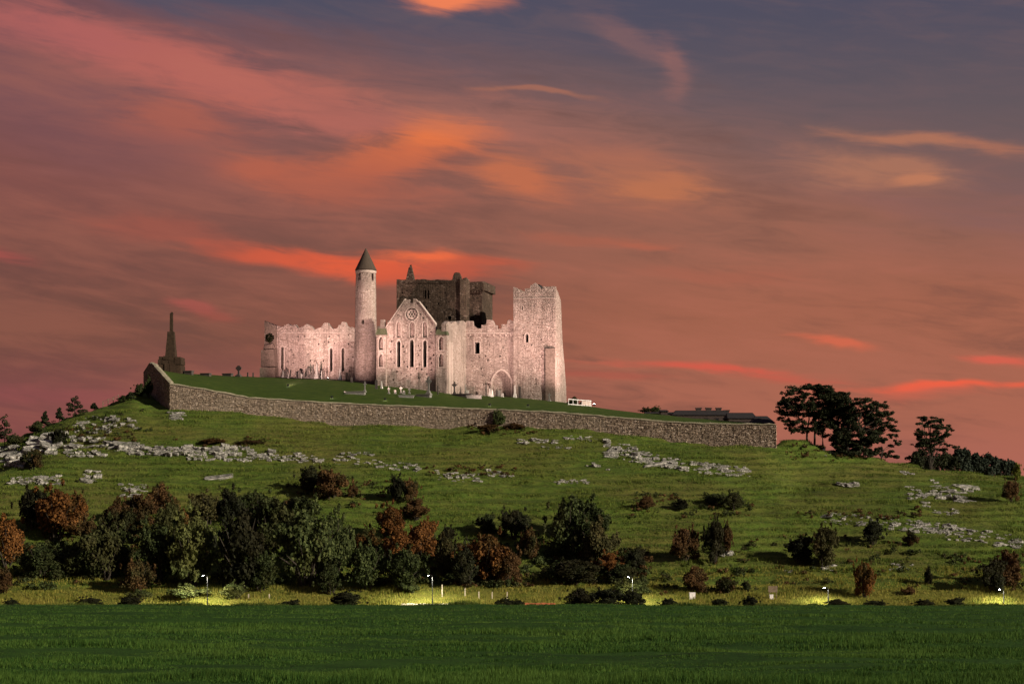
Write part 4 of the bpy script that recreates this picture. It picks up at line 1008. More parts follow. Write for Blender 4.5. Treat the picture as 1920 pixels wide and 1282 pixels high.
for a in [
 ((0, 52, 838, 878), 16, 30, 'big rounded grey crag at the left edge of the hill'), ((52, 112, 818, 852), 16, 26, 'grey crag on the left skyline slope right of the big edge crag'),
 ((140, 215, 782, 812), 20, 12, 'scattered lichened stones below the small skyline trees'), ((125, 205, 822, 856), 26, 17, 'grey broken ledge between left crag and long pale ledge'),
 ((200, 262, 786, 806), 14, 11, 'small stones on the slope left of the wall corner'), ((205, 262, 832, 852), 14, 14, 'grey stones at the left start of the long pale ledge'),
 ((255, 360, 838, 856), 42, 15, 'left stretch of the long pale limestone ledge', .03), ((345, 475, 838, 864), 62, 14, 'broad middle stretch of the long pale limestone ledge', .04), ((465, 600, 850, 866), 44, 11, 'thin right tail of the long pale limestone ledge', .07),
 ((625, 785, 862, 878), 34, 9, 'line of small pale stones right of the long ledge', .10), ((640, 705, 846, 854), 9, 9, 'few dark stones above the line of small stones'),
 ((812, 905, 886, 902), 24, 10, 'low grey ledge in the middle of the hillside', .1), ((908, 962, 882, 897), 14, 10, 'short grey ledge just right of the middle ledge', .1), ((1040, 1106, 900, 907), 15, 7, 'thin line of dark stones at mid slope'),
 ((976, 1050, 825, 832), 13, 11, 'row of flat slabs below the wall'), ((1018, 1072, 836, 842), 9, 9, 'lower row of flat slabs below the wall'), ((1060, 1075, 818, 826), 4, 10, 'two pale stones above the flat slabs'), ((1085, 1118, 818, 832), 6, 9, 'small stones between the slabs and the bright ledge'),
 ((1136, 1190, 832, 862), 22, 17, 'chunky grey head of the bright slanting ledge', .2), ((1185, 1262, 852, 872), 30, 14, 'bright middle of the slanting ledge', .15), ((1240, 1406, 868, 888), 56, 12, 'long bright tail of the slanting ledge', .12),
 ((1099, 1140, 870, 880), 4, 15, 'pair of white boulders alone below the slanting ledge', .2), ((1580, 1616, 903, 912), 6, 14, 'pair of grey blocks alone on the right slope'),
 ((1700, 1742, 918, 946), 18, 12, 'left clump of pale stones on the right slope', .4), ((1742, 1816, 908, 938), 26, 15, 'right clump of bright pale stones near the right edge', .2), ((1690, 1720, 884, 892), 4, 9, 'small stones on the right skyline slope'),
 ((1545, 1680, 966, 990), 34, 9, 'left part of the low grey ledge on the right slope', .1), ((1670, 1790, 978, 1000), 40, 12, 'middle of the low grey ledge on the right slope', .1), ((1770, 1915, 996, 1020), 40, 11, 'right end of the low grey ledge on the right slope', .12), ((1750, 1800, 955, 966), 8, 8, 'thin row of stones above the right ledge'),
 ((10, 120, 893, 909), 32, 13, 'pinkish low ledge at lower left', 0), ((150, 185, 884, 904), 8, 13, 'three grey boulders right of the lower left ledge'), ((226, 276, 908, 934), 14, 14, 'pale boulders above the autumn shrubs at left'), ((392, 412, 892, 902), 3, 15, 'single angular boulder on the open grass at left'),
 ((1540, 1568, 1060, 1070), 7, 11, 'grey slab among grass below the dark shrub pair'), ((1355, 1370, 1034, 1044), 3, 13, 'grey boulder beside the tall dark shrub'), ((1668, 1712, 1058, 1068), 8, 7, 'thin line of stones right of the rust shrub'), ((1470, 1490, 1070, 1078), 3, 8, 'small stones low on the right slope'),
 ((318, 345, 772, 788), 11, 11, 'jumbled stones at the foot of the wall corner'), ((1540, 1610, 842, 856), 12, 10, 'stones under the large tree group'), ((975, 990, 826, 831), 2, 9, 'single slab left of the flat slab row'),
]: outcrop(*a)

# ================================================================== foliage
def leaves(clumps, n, size, seed, shell=.55, droop=0., aspect=.7):
    """leaf-sized quads through ellipsoid clumps; returns mesh arrays"""
    r = np.random.default_rng(seed); c = np.array(clumps, float); w = (c[:, 3]*c[:, 4]*c[:, 5])**.67; w /= w.sum()
    k = r.choice(len(c), n, p=w); dr = r.normal(size=(n, 3)); dr /= np.linalg.norm(dr, axis=1)[:, None]
    rad = shell+(1-shell)*r.random(n)**.7; rad *= np.where(r.random(n) < .12, 1.12, 1.0)
    p = c[k, :3]+dr*c[k, 3:6]*rad[:, None]
    nrm = dr+r.normal(size=(n, 3))*.7+np.array([0, 0, .35]); nrm /= np.linalg.norm(nrm, axis=1)[:, None]
    t = np.cross(nrm, r.normal(size=(n, 3))); t /= np.linalg.norm(t, axis=1)[:, None]+1e-9; b = np.cross(nrm, t)
    s = size*r.uniform(.5, 1.4, n)[:, None]
    q = np.stack([p-t*s, p+b*s*aspect, p+t*s, p-b*s*aspect], 1).reshape(-1, 3)
    return q, np.arange(4*n).reshape(-1, 4)
def bush_variant(seed, tall=1.0):
    r = random.Random(seed); cl = [(r.uniform(-.2, .2), 0, .50, .5, .5, .42)]; lop = r.uniform(0, 6.283)
    for i in range(30):
        a = r.uniform(0, 6.283); ph = r.uniform(-.6, 1.4); q = 1-.28*max(0, math.cos(a-lop)); rad = r.uniform(.42, .80)*math.cos(ph)*q
        s = r.uniform(.10, .33); cl.append((rad*math.cos(a), rad*math.sin(a), .55+.62*math.sin(ph)*r.uniform(.7, 1.2)*q, s, s, s*r.uniform(.6, .95)))
    for i in range(14): a = r.uniform(0, 6.283); q = r.uniform(.2, 1.05); cl.append((q*math.cos(a), q*math.sin(a), .35+.95*math.sqrt(max(0, 1.1-q*q))*r.uniform(.6, 1.2), .07, .07, .11))
    tall = 1.0
    V, Fc = leaves(cl, 9000, .040, seed, .3); V[:, 2] = np.maximum(V[:, 2], -.05)
    me = mesh_from('crown', V, Fc)
    mb = MB()
    for i in range(11):
        a = r.uniform(0, 6.283); q_ = r.uniform(.4, .85); e = Vector((q_*math.cos(a), q_*math.sin(a), r.uniform(.7, 1.35)*math.sqrt(1.15-q_*q_))); mb.tube([(0.05*math.cos(a), 0.05*math.sin(a), -.2), e*.5+Vector((0, 0, .1)), e], [.035, .02, .006], 5)
    sm = mesh_from('stem', mb.v, mb.f); sm.materials.append(M_bark); me.materials.append(L_dark)
    return me, sm
BV = [bush_variant(100+i, t) for i, t in enumerate((1.0, .85, 1.15, .95, 1.3, .75))]
def put_bush(px, py, wpx, hpx, kind, label, group='shrubs on the hillside', name='shrub', at=None, var=None, cat='shrub'):
    p = drop(px, py) if at is None else at
    k = p.y/F; me, sm = BV[var if var is not None else random.randrange(len(BV))]
    top = 1.32
    o = empty(name, p, label, cat, group, rz=random.uniform(0, 6.28)); sx = wpx*k/2*1.16; sz = hpx*k/top*.94
    for nm, m_ in (('crown', me), ('stem', sm)):
        c = link(nm, m_, None, o, (0, 0, -.1), None, (sx, sx*.85, sz))
        if nm == 'crown':
            c.material_slots[0].link = 'OBJECT'; c.material_slots[0].material = KM.get(kind, kind) if isinstance(kind, str) else kind
    return o
bushes = [
 (12, 1062, 80, 90, 'O', 'bright orange shrub cut by the left edge of the picture'), (4, 1112, 60, 55, 'B', 'brown shrub low at the left edge'), (62, 992, 80, 88, 'K', 'blackish shrub behind the big orange and green bush at left'),
 (105, 1012, 120, 100, 'O', 'big bush of mixed orange and green leaves at upper left'), (150, 985, 60, 60, 'O', 'orange top shrub on the right of the big mixed bush'), (75, 1082, 100, 66, 'D', 'low dark green shrub beneath the big orange bush'), (135, 1080, 90, 60, 'D', 'spreading dark green shrub second from left along the foot'),
 (200, 1085, 120, 110, 'D', 'broad dark shrub left of the brown shrub by the first lamp'), (170, 1040, 70, 70, 'V', 'olive shrub behind the broad dark shrub at left'), (225, 1010, 80, 74, 'B', 'reddish brown shrub above the broad dark shrub'), (262, 985, 70, 66, 'B', 'brown shrub on the upper edge left of the twin green trees'), (258, 1112, 76, 70, 'B', 'rusty brown shrub above the lit verge left of the first lamp'),
 (298, 960, 66, 56, 'B', 'dull brown shrub at the top of the left thicket'), (322, 1010, 60, 80, 'O', 'narrow rust shrub left of the rounded green bush'), (300, 1090, 90, 120, 'D', 'dark shrub just left of the rounded green bush'),
 (360, 1098, 118, 140, 'G', 'tall rounded green bush behind the first street lamp'), (388, 985, 76, 68, 'V', 'olive shrub above the rounded green bush'), (430, 980, 70, 70, 'K', 'black shrub at the top of the dark thicket'), (450, 1105, 120, 150, 'K', 'large blackish bush right of the first street lamp'), (505, 1040, 110, 120, 'D', 'big dark green bush in the middle of the left thicket'), (490, 1108, 90, 80, 'D', 'low dark bush under the big dark green bush'), (480, 975, 90, 60, 'D', 'dark shrub crowning the middle of the left thicket'),
 (575, 1098, 130, 150, 'G', 'largest green leafy bush left of the second lamp'), (630, 1075, 80, 120, 'G', 'pale green right flank bush of the left thicket'), (560, 985, 90, 60, 'D', 'dark green shrub above the largest green bush'), (620, 1112, 70, 60, 'D', 'small dark bush at the foot of the largest green bush'),
 (580, 922, 60, 50, 'K', 'black shrub alone on the open slope, left of a brown one'), (622, 932, 84, 58, 'B', 'brown shrub alone on the open slope above the thicket'), (660, 934, 32, 26, 'B', 'little brown shrub right of the lone brown one'), (745, 938, 46, 50, 'K', 'dark shrub at mid slope above the rust bushes'), (772, 938, 40, 44, 'B', 'brown shrub beside the dark mid slope shrub'),
 (690, 1105, 100, 95, 'D', 'dark bush left of the second street lamp'), (730, 1010, 80, 66, 'O', 'rust bush above the second lamp, left one'), (778, 975, 60, 46, 'B', 'brown shrub at the top above the rust bushes'), (790, 1046, 76, 80, 'O', 'red orange bush above the second lamp, right one'), (745, 1062, 90, 72, 'O', 'low orange bush between dark bushes at the second lamp'), (755, 1105, 100, 80, 'D', 'dark bush just left of the second lamp post'), (690, 1035, 50, 50, 'O', 'small rust bush at the right of the green thicket'), (835, 1080, 66, 80, 'V', 'olive bush right of the second lamp head'), (838, 1025, 50, 40, 'K', 'black shrub above the olive bush'),
 (905, 1098, 120, 108, 'O', 'wide rust brown bush right of the second street lamp'), (950, 1100, 60, 80, 'B', 'brown right flank of the wide rust bush'), (870, 1100, 66, 80, 'K', 'black bush left of the wide rust bush'), (910, 1000, 54, 40, 'D', 'dark green shrub above the wide rust bush'), (965, 1010, 66, 60, 'K', 'black shrub left of the big dark bush'), (995, 1050, 50, 66, 'B', 'thin brown bush left of the big dark bush'),
 (1065, 1050, 110, 120, 'D', 'big dark bush in the centre of the slope foot'), (1100, 1010, 100, 80, 'D', 'dark upper shoulder of the big central bush'), (1120, 1062, 86, 90, 'V', 'olive brown bush right of the big central bush'), (1140, 1076, 66, 44, 'O', 'low orange bush above the third lamp'), (1075, 1092, 120, 50, 'K', 'black low bush under the big central bush'), (1192, 1070, 46, 48, 'K', 'small black shrub right of the low orange bush'), (1165, 1098, 90, 44, 'D', 'dark low bush above the third street lamp'), (1185, 1116, 80, 36, 'G', 'bright green bush lit by the third street lamp'),
 (1285, 1052, 62, 72, 'B', 'brown shrub left of the tall dark shrub at right centre'), (1340, 1056, 50, 92, 'K', 'tall dark shrub at right centre'), (1362, 1040, 30, 60, 'B', 'brown flank shrub right of the tall dark shrub'), (1303, 1110, 62, 50, 'B', 'dark brown shrub low beneath the right centre pair'), (1362, 1112, 44, 36, 'B', 'small dark brown shrub right of the low one'),
 (1498, 1054, 66, 56, 'K', 'black rounded shrub at right'), (1545, 1062, 66, 86, 'V', 'olive brown shrub right of the black rounded one'), (1636, 1020, 60, 46, 'K', 'black shrub under the low ledge at right'), (1708, 1024, 36, 30, 'B', 'little brown shrub right of the black one under the ledge'),
 (1622, 1120, 48, 76, 'O', 'narrow rust shrub between fourth and fifth lamps'), (1740, 1096, 20, 36, 'K', 'thin dark sapling between rust shrub and fifth lamp'), (1860, 1108, 60, 66, 'K', 'black shrub left of the fifth street lamp'), (1892, 1096, 80, 66, 'B', 'brown shrub at the right edge above the fifth lamp'),
 (1895, 940, 36, 46, 'B', 'brown shrub high at the right edge'), (1375, 956, 56, 36, 'D', 'dark green shrub at mid slope right of centre'), (1340, 946, 44, 24, 'D', 'low dark shrub left of the mid slope green one'), (1278, 954, 46, 20, 'K', 'low black shrub at mid slope'), (1212, 955, 44, 26, 'B', 'low brown shrub at mid slope right of the central bush'),
 (60, 880, 56, 44, 'B', 'brown shrub against the left crag'), (110, 835, 40, 34, 'K', 'dark shrub between the two left crags'), (1400, 1108, 30, 20, 'D', 'little dark shrub near the white cabinet'), (1705, 1115, 30, 18, 'B', 'little brown shrub low at right'),
 (935, 800, 34, 34, 'G', 'green bush growing against the enclosure wall'), (912, 808, 50, 14, 'B', 'low brown scrub at the foot of the wall, left of the green bush'), (965, 806, 44, 14, 'B', 'low brown scrub at the foot of the wall, right of the green bush'), (400, 832, 60, 11, 'B', 'low brown scrub above the long ledge, left patch'), (470, 834, 70, 10, 'B', 'low brown scrub above the long ledge, right patch'),
 (262, 1124, 60, 20, 'G', 'pale green weeds under the rusty shrub'), (440, 1128, 66, 32, 'G', 'pale green weeds right of the first lamp post'), (350, 1124, 80, 30, 'G', 'pale green weeds left of the first lamp post'), (770, 1112, 44, 26, 'G', 'lit green weeds left of the second lamp post'),
]
for b_ in bushes: put_bush(*b_)
# hedge plants along the field edge
for (px, w_, h_, lb) in [(20, 40, 12, 'low dark hedge plant at the left end of the field edge'), (165, 62, 15, 'low dark hedge plant on the field edge left of the first lamp'), (246, 64, 18, 'second dark hedge plant on the field edge left of the first lamp'), (545, 50, 11, 'small hedge plant on the field edge between first two lamps'),
                         (650, 84, 28, 'round dark hedge on the field edge left of the second lamp'), (948, 40, 14, 'small dark hedge plant on the field edge right of the second lamp'), (970, 34, 10, 'low hedge plant beside the red light-streak wall'), (1085, 72, 32, 'left part of the long dark hedge by the third lamp'), (1135, 80, 34, 'middle of the long dark hedge by the third lamp'), (1185, 66, 27, 'right part of the long dark hedge by the third lamp'),
                         (1255, 50, 12, 'low hedge plant right of the long dark hedge'), (1350, 36, 14, 'dark hedge plant right of the white cabinet'), (1408, 44, 17, 'rounded dark hedge plant left of the white marker'), (1570, 60, 11, 'low hedge plant below the fourth lamp'), (1640, 50, 10, 'low hedge plant right of the fourth lamp'), (1735, 60, 10, 'flat hedge plant between the right-hand lamps'), (1790, 46, 16, 'dark hedge plant left of the fifth lamp')]:
    d = 187.6; x = (px-960)/F*d; put_bush(px, 0, w_, h_+6, 'K', lb, 'hedge plants along the field edge', 'hedge_plant', Vector((x, d, zof(1138, d))), cat='hedge')

# skyline scrub and saplings at left
def sapling(px, py, wpx, hpx, label):
    p = drop(px, py, 285, 318); k = p.y/F; h = hpx*k; w = wpx*k/2; o = empty('sapling', p, label, 'tree', 'small trees on the left skyline')
    mb = MB(); mb.tube([(0, 0, -.4), (.05, 0, h*.5), (0, 0, h*.95)], [.10, .07, .02], 5); cl = []
    for i in range(9):
        z = h*(.3+.66*i/8); rr = w*(1.05-.8*i/8); a = i*2.4; e = (rr*.7*math.cos(a), rr*.7*math.sin(a), z); cl.append((*e, rr*.45+.15, rr*.45+.15, h*.07+.1)); mb.tube([(0, 0, z-.2), e], [.04, .015], 4)
    mb.build('trunk', M_bark, o); V, Fc = leaves(cl, 900, .16, int(px)); link('crown', mesh_from('crown', V, Fc), L_tree, o); return o
sapling(140, 782, 40, 38, 'largest small tree on the left skyline'); sapling(111, 788, 14, 26, 'thin sapling left of the largest skyline tree'); sapling(84, 802, 15, 30, 'slim sapling second from left on the skyline'); sapling(8, 842, 36, 64, 'leafy sapling on the skyline at the left edge'); sapling(176, 762, 12, 12, 'tiny sapling right of the largest skyline tree'); sapling(245, 750, 14, 14, 'small scrub tree beside the wall on the left skyline')
for a in [(70, 812, 40, 24, 'L'), (30, 838, 46, 26, 'L'), (262, 742, 34, 24, 'L'), (232, 752, 26, 12, 'L'), (279, 745, 16, 40, 'L')]:
    put_bush(a[0], a[1], a[2], a[3], 'D', {70: 'dark scrub on the skyline under the slim sapling', 30: 'dark scrub on the skyline near the left edge', 262: 'dark scrub against the left return of the wall', 232: 'low scrub on the skyline by the timber fence', 279: 'ivy-like dark shrub climbing the left wall face'}[a[0]], 'scrub on the left skyline', at=drop(a[0], a[1], 285, 318))
# timber fence on skyline
p = drop(193, 757, 290, 318); q = drop(222, 750, 290, 318); dv = q-p
fe_ = empty('timber_fence', p, 'short timber rail fence on the left skyline', 'fence')
for i in range(4): c = dv*(i/3); mb = MB(); mb.box(c.x-.06, c.x+.06, c.y-.06, c.y+.06, c.z-.4, c.z+1.15); mb.build('post', M_wood, fe_)
for h in (.55, 1.0): mb = MB(); mb.tube([Vector((0, 0, h)), dv+Vector((0, 0, h))], [.05, .05], 5); mb.build('rail', M_wood, fe_)

# ivy in the opening of the broken choir end
p = castle_pt(505.5, 634, VC-.45); V, Fc = leaves([(0, 0, 0, 1.0, .35, 1.05), (.1, 0, -.9, .5, .3, .6)], 700, .13, 5)
tag(link('ivy_clump', mesh_from('ivy_clump', V, Fc), L_black, None, p), 'dark clump of ivy in the broken end of the choir wall', 'ivy')
put_bush(1076, 0, 34, 26, 'D', 'dark bush behind the white railing', 'scrub beyond the lawn', at=(lambda a: Vector((a.x*1.02, a.y+7, a.z-.6)))(drop_lawn(1076, 760)))
for px, py, w_, h_, lb in ((1212, 772, 30, 12, 'dark shrub left of the low grey shed'), (1230, 772, 24, 14, 'dark shrub above the low grey shed')):
    put_bush(px, 0, w_, h_, 'D', lb, 'scrub beyond the lawn', at=P(px, py+2, 331))

# ------------------------------------------------------------------ trees at right
def tree(name, base, clumps, n, size, label, mat=L_tree, trunks=None, r0=.45, seed=1, group=None, shell=.35, nlimb=0):
    """clumps: world centre + radii"""
    o = empty(name, base, label, 'tree', group); mb = MB(); cl = []; rr = random.Random(seed)
    for (c, rx, ry, rz) in clumps: cl.append((c.x-base.x, c.y-base.y, c.z-base.z, rx, ry, rz))
    top = max(c[2] for c in cl); sub = []
    for c in cl:
        for k in range(5):
            e = rr.uniform(.3, .68); sub.append((c[0]+rr.uniform(-.85, .85)*c[3], c[1]+rr.uniform(-.8, .8)*c[4], c[2]+rr.uniform(-1.0, .75)*c[5]*rr.random()**.5, c[3]*e, c[4]*e, max(c[5]*rr.uniform(.35, .75), .2)))
    for tx, th_ in (trunks or [(0, top)]):
        mb.tube([(tx, 0, -.8), (tx+rr.uniform(-.1, .1), 0, th_*.25), (tx+rr.uniform(-.4, .4), rr.uniform(-.3, .3), th_*.6), (tx*.8, 0, th_*.92)], [r0*1.25, r0, r0*.7, r0*.2], 8)
    for c in cl[:nlimb or len(cl)]:
        t = min(trunks or [(0, top)], key=lambda q: abs(q[0]-c[0])); z0 = max(.5, min(c[2]*.62, c[2]-abs(c[0]-t[0])*.45)); a = Vector((t[0], 0, z0)); e = Vector(c[:3])
        m_ = a.lerp(e, .5)+Vector((0, 0, -.25*abs(e.x-a.x)*.3+.3)); mb.tube([a, m_, e], [r0*.36, r0*.22, .04], 5)
        for k in range(2): e2 = e+Vector((rr.uniform(-.8, .8)*c[3], rr.uniform(-.8, .8)*c[4], rr.uniform(-.2, .5)*c[5])); mb.tube([m_, e2], [r0*.16, .03], 4)
    mb.build('trunk', M_bark, o); V, Fc = leaves(sub, n, size, seed, shell); link('crown', mesh_from('crown', V, Fc), mat, o); return o
def cl_px(lst, d, seed, dep=2.6):
    r = random.Random(seed); out = []
    for px, py, w_, h_ in lst:
        dd = d+r.uniform(-dep, dep); c = P(px, py, dd); k = dd/F; out.append((c, w_*k/2, max(w_*k/2*.8, .8), h_*k/2))
    return out
TD = 288.
A = [(1478, 735, 26, 10), (1498, 729, 44, 12), (1524, 726, 50, 11), (1550, 730, 46, 13), (1574, 737, 40, 16), (1590, 745, 24, 16), (1470, 751, 22, 9), (1486, 749, 26, 11), (1508, 744, 34, 12), (1540, 744, 40, 14), (1568, 752, 40, 18), (1470, 772, 30, 10), (1462, 784, 16, 8), (1486, 777, 26, 9), (1480, 796, 28, 9), (1504, 790, 34, 10), (1512, 802, 40, 10), (1530, 776, 34, 13), (1556, 770, 40, 20), (1538, 800, 34, 12), (1520, 760, 30, 10), (1496, 806, 30, 8), (1566, 790, 34, 24), (1472, 788, 14, 7), (1545, 815, 26, 12)]
B_ = [(1600, 752, 44, 16), (1624, 750, 40, 14), (1644, 760, 34, 14), (1660, 776, 32, 14), (1672, 786, 22, 11), (1668, 802, 30, 12), (1640, 782, 40, 22), (1612, 775, 46, 26), (1590, 790, 40, 30), (1620, 800, 50, 28), (1648, 808, 30, 18), (1600, 825, 46, 34), (1574, 820, 30, 34), (1630, 826, 34, 28), (1674, 816, 20, 9), (1682, 828, 16, 8), (1656, 826, 20, 12), (1570, 800, 24, 24), (1610, 845, 40, 18), (1585, 842, 30, 16), (1636, 846, 24, 14)]
Dc = [(1728, 783, 20, 8), (1740, 782, 24, 9), (1753, 789, 28, 11), (1765, 800, 24, 11), (1727, 795, 22, 9), (1744, 799, 26, 11), (1735, 810, 30, 10), (1757, 812, 26, 11), (1773, 815, 16, 9), (1721, 822, 22, 8), (1740, 824, 34, 10), (1765, 828, 28, 10), (1716, 834, 18, 8), (1735, 836, 34, 10), (1782, 834, 22, 8), (1760, 840, 36, 10), (1792, 838, 14, 7)]
rf_ = random.Random(77)
def fill(lst, n, cx, cy, rx, ry, lo=-1., w_=(9, 18)):
    k = 0
    while k < n:
        a, b_ = rf_.uniform(-1, 1), rf_.uniform(-1, 1)
        if a*a+b_*b_ > 1 or b_ > -lo: continue
        q = rf_.uniform(*w_); lst.append((cx+a*rx, cy+b_*ry, q, q*rf_.uniform(.4, .65))); k += 1
fill(A, 90, 1527, 764, 66, 42, -.42, (14, 28)); fill(A, 60, 1560, 778, 42, 48, -1., (14, 28)); fill(A, 16, 1500, 798, 36, 14, -1., (12, 20)); fill(B_, 60, 1618, 800, 60, 52, -1., (14, 28)); fill(B_, 40, 1598, 838, 52, 22, -1., (14, 24)); fill(Dc, 34, 1748, 814, 34, 34, -1., (9, 18))
pA = drop(1518, 828, 275, 292)
tree('spreading_tree', pA, cl_px(A, pA.y, 3), 62000, .13, 'broad flat-topped tree with tiered branches right of the wall end', seed=3, trunks=[(-.5, 7.0), (.9, 7.5), (2.4, 5.5)], r0=.17, group='trees on the right ridge', nlimb=20, shell=.15)
pB = drop(1606, 856, 275, 292); 
tree('dense_tree', pB, cl_px(B_, pB.y+2, 4, 3), 56000, .14, 'dense dark rounded tree at the middle of the right ridge', seed=4, trunks=[(-1.5, 5.5), (.4, 7)], r0=.34, group='trees on the right ridge', shell=.05, nlimb=12)
pC = drop(1653, 864, 275, 292)
tree('small_tree', pC, cl_px([(1648, 842, 18, 8), (1664, 848, 20, 8), (1674, 856, 18, 8), (1655, 853, 14, 7), (1684, 832, 12, 6), (1668, 836, 16, 7)], pC.y, 5, 1.2), 2200, .15, 'small open tree under the right side of the dense tree', seed=5, r0=.16, group='trees on the right ridge')
DD = 330.
pD = Vector(((1745-960)/F*DD, DD, tz((1745-960)/F*DD, DD)))
tree('lone_tree', pD, cl_px(Dc, DD, 6, 2), 18000, .14, 'single ragged tree standing right of the ridge tree group', seed=6, r0=.26, group='trees on the right ridge', shell=.15, nlimb=14)
def dome_tree(px, py, w_, h_, d, mat, label, seed, n=5000, size=.3):
    k = d/F; b = Vector(((px-960)/F*d, d, tz((px-960)/F*d, d))); r = random.Random(seed); cl = []
    c = P(px, py, d); cl.append((c, w_*k*.38, w_*k*.38, h_*k*.40))
    for i in range(16):
        a = r.uniform(0, 6.283); ph = r.uniform(-.3, 1.3); q = .32*w_*k*math.cos(ph); cl.append((c+Vector((q*math.cos(a), q*math.sin(a), .34*h_*k*math.sin(ph))), w_*k*r.uniform(.1, .2), w_*k*r.uniform(.1, .2), h_*k*r.uniform(.12, .22)))
    return tree('dome_tree', b, cl, n, size, label, mat, seed=seed, r0=.5, group='far trees beyond the right ridge', shell=.3)
dome_tree(1732, 866, 70, 50, 345, L_tree, 'dark dome-shaped tree at the left foot of the lone tree', 11, 4500, .22)
dome_tree(1768, 868, 66, 48, 350, L_tree, 'dark dome-shaped tree at the right foot of the lone tree', 12, 4500, .22)
for i, (px, py, w_, h_, lb) in enumerate([(1804, 868, 44, 60, 'far tree nearest the lone tree'), (1826, 872, 40, 52, 'far tree second from the lone tree'), (1852, 872, 46, 50, 'far tree in the middle of the distant row'), (1876, 878, 36, 42, 'far tree second from the right end of the distant row'), (1894, 880, 30, 40, 'far tree at the right end of the distant row'), (1838, 880, 40, 40, 'low far tree in front of the distant row')]):
    dome_tree(px, py, w_, h_, 690+i*12, L_far, lb, 20+i, 3000, .55)
put_bush(1908, 905, 22, 34, L_lime, 'bright yellow-green bush on the skyline at the right edge', at=drop(1908, 900, 275, 290))

# ================================================================== street lamps
M_bulb = mat_emit('lamp_glow', (.92, .96, 1.0), 90)
def street_lamp(px, topy, d, label, watts=4200, flip=1):
    x = (px-960)/F*d; zb = tz(x, d); zt = zof(topy, d); h = zt-zb
    o = empty('street_lamp', (x, d, zb), label, 'street lamp', 'street lamps along the road')
    mb = MB(); mb.tube([(0, 0, -.3), (0, 0, 1.0), (0, 0, 1.05), (0, 0, h-.15)], [.075, .075, .042, .034], 10); mb.build('post', M_lampd, o)
    mb = MB(); mb.tube([(0, 0, h-.2), (-.1*flip, 0, h-.02), (-.45*flip, 0, h+.06)], [.032, .032, .028], 8); mb.build('arm', M_lampd, o)
    mb = MB(); mb.box(-.66, -.40, -.09, .09, h+.0, h+.07, .0, .25, .3); hd = mb.build('lamp_head', M_lampd, o)
    mb = MB(); mb.box(-.62, -.44, -.07, .07, h-.03, h-.005); mb.build('lens', M_bulb, hd)
    ld = bpy.data.lights.new('street_lamp_light', 'SPOT'); ld.energy = watts; ld.color = (1.0, .93, .72); ld.spot_size = R(165); ld.spot_blend = .35; ld.shadow_soft_size = .12
    lo = bpy.data.objects.new('light', ld); C.objects.link(lo); lo.parent = o; lo.location = (-.65*flip, 0, h-.08)
    return o
street_lamp(389, 1078, 203, 'leftmost lit street lamp before the rounded green bush'); street_lamp(811, 1078, 203, 'second lit street lamp from the left beside the dark bushes'); street_lamp(1186, 1081, 203, 'third street lamp from the left, half hidden behind the hedge')
street_lamp(1553, 1101, 204, 'fourth street lamp from the left on open grass', 1500); street_lamp(1882, 1104, 204, 'rightmost lit street lamp near the picture edge', 1500)

# ================================================================== roadside: posts, cabinets, low wall
for px, py, h_, lb in ((432, 1124, 8, 'pale fence post just right of the first street lamp'), (466, 1124, 8, 'pale fence post second right of the first street lamp'), (505, 1124, 8, 'pale fence post third right of the first street lamp'), (829, 1118, 22, 'tall thin pale post right of the second street lamp'), (872, 1118, 14, 'pale post left of the roadside fence posts'),
                       (898, 1122, 13, 'left fence post of the row right of the second lamp'), (923, 1122, 12, 'middle fence post of the row right of the second lamp'), (951, 1122, 12, 'right fence post of the row right of the second lamp')):
    p = drop(px, py); k = p.y/F; o = empty('fence_post', p, lb, 'post', 'pale roadside fence posts'); mb = MB(); mb.box(-.07, .07, -.06, .06, -.3, h_*k, .01); mb.build('post_shaft', M_postw, o); mb = MB(); mb.box(-.085, .085, -.075, .075, h_*k+.005, h_*k+.05, 0, .5, .5); mb.build('post_cap', M_postw, o)
def cabinet(px, py, w_, h_, label):
    p = drop(px, py); k = p.y/F; o = empty('utility_cabinet', p, label, 'cabinet'); w = w_*k/2; h = h_*k
    mb = MB(); mb.box(-w, w, -.2, .2, -.2, h); mb.build('body', M_white, o); mb = MB(); mb.box(-w-.04, w+.04, -.24, .24, h+.004, h+.06, 0, .1, .1); mb.build('lid', M_white, o)
    mb = MB(); mb.box(-w*.85, -.02, -.225, -.203, .08, h*.93); mb.build('door', M_white, o); mb = MB(); mb.box(.02, w*.85, -.225, -.203, .08, h*.93); mb.build('door', M_white, o)
cabinet(1298, 1128, 11, 12, 'white roadside cabinet right of the long dark hedge'); cabinet(1446, 1127, 7, 7, 'small white box under the brown sign board')
p = drop(1449, 1126); k = p.y/F; sg = empty('sign_board', p, 'plain brown board on two posts above the small white box', 'sign')
for s in (-.45, .45): mb = MB(); mb.box(s-.04, s+.04, -.04, .04, -.3, 1.7); mb.build('post', M_wood, sg)
mb = MB(); mb.box(-.6, .6, -.07, -.045, .85, 1.65); mb.build('board', M_wood, sg)
def low_wall(px0, px1, d, top, mat, label):
    x0, x1 = (px0-960)/F*d, (px1-960)/F*d; z0 = tz((x0+x1)/2, d); zt = zof(top, d); o = empty('low_wall', ((x0+x1)/2, d, z0), label, 'wall'); x = x0
    while x < x1-.1:
        w = random.uniform(.5, .9); e = min(x+w, x1); c = (x0+x1)/2
        for r_ in range(2):
            h = (zt-z0+.35)/2; zb = -.35+r_*h; mb = MB(); mb.box(x-c+.01, e-c-.01, -.22, .22, zb+.005, zb+h-.005+random.uniform(-.04, .02)*r_, .02); mb.build('stone', mat, o)
        x = e
M_pale = mat_noise('pale_roadside_stone', [(.3, (.35, .32, .25)), (.7, (.55, .50, .40))], 3)
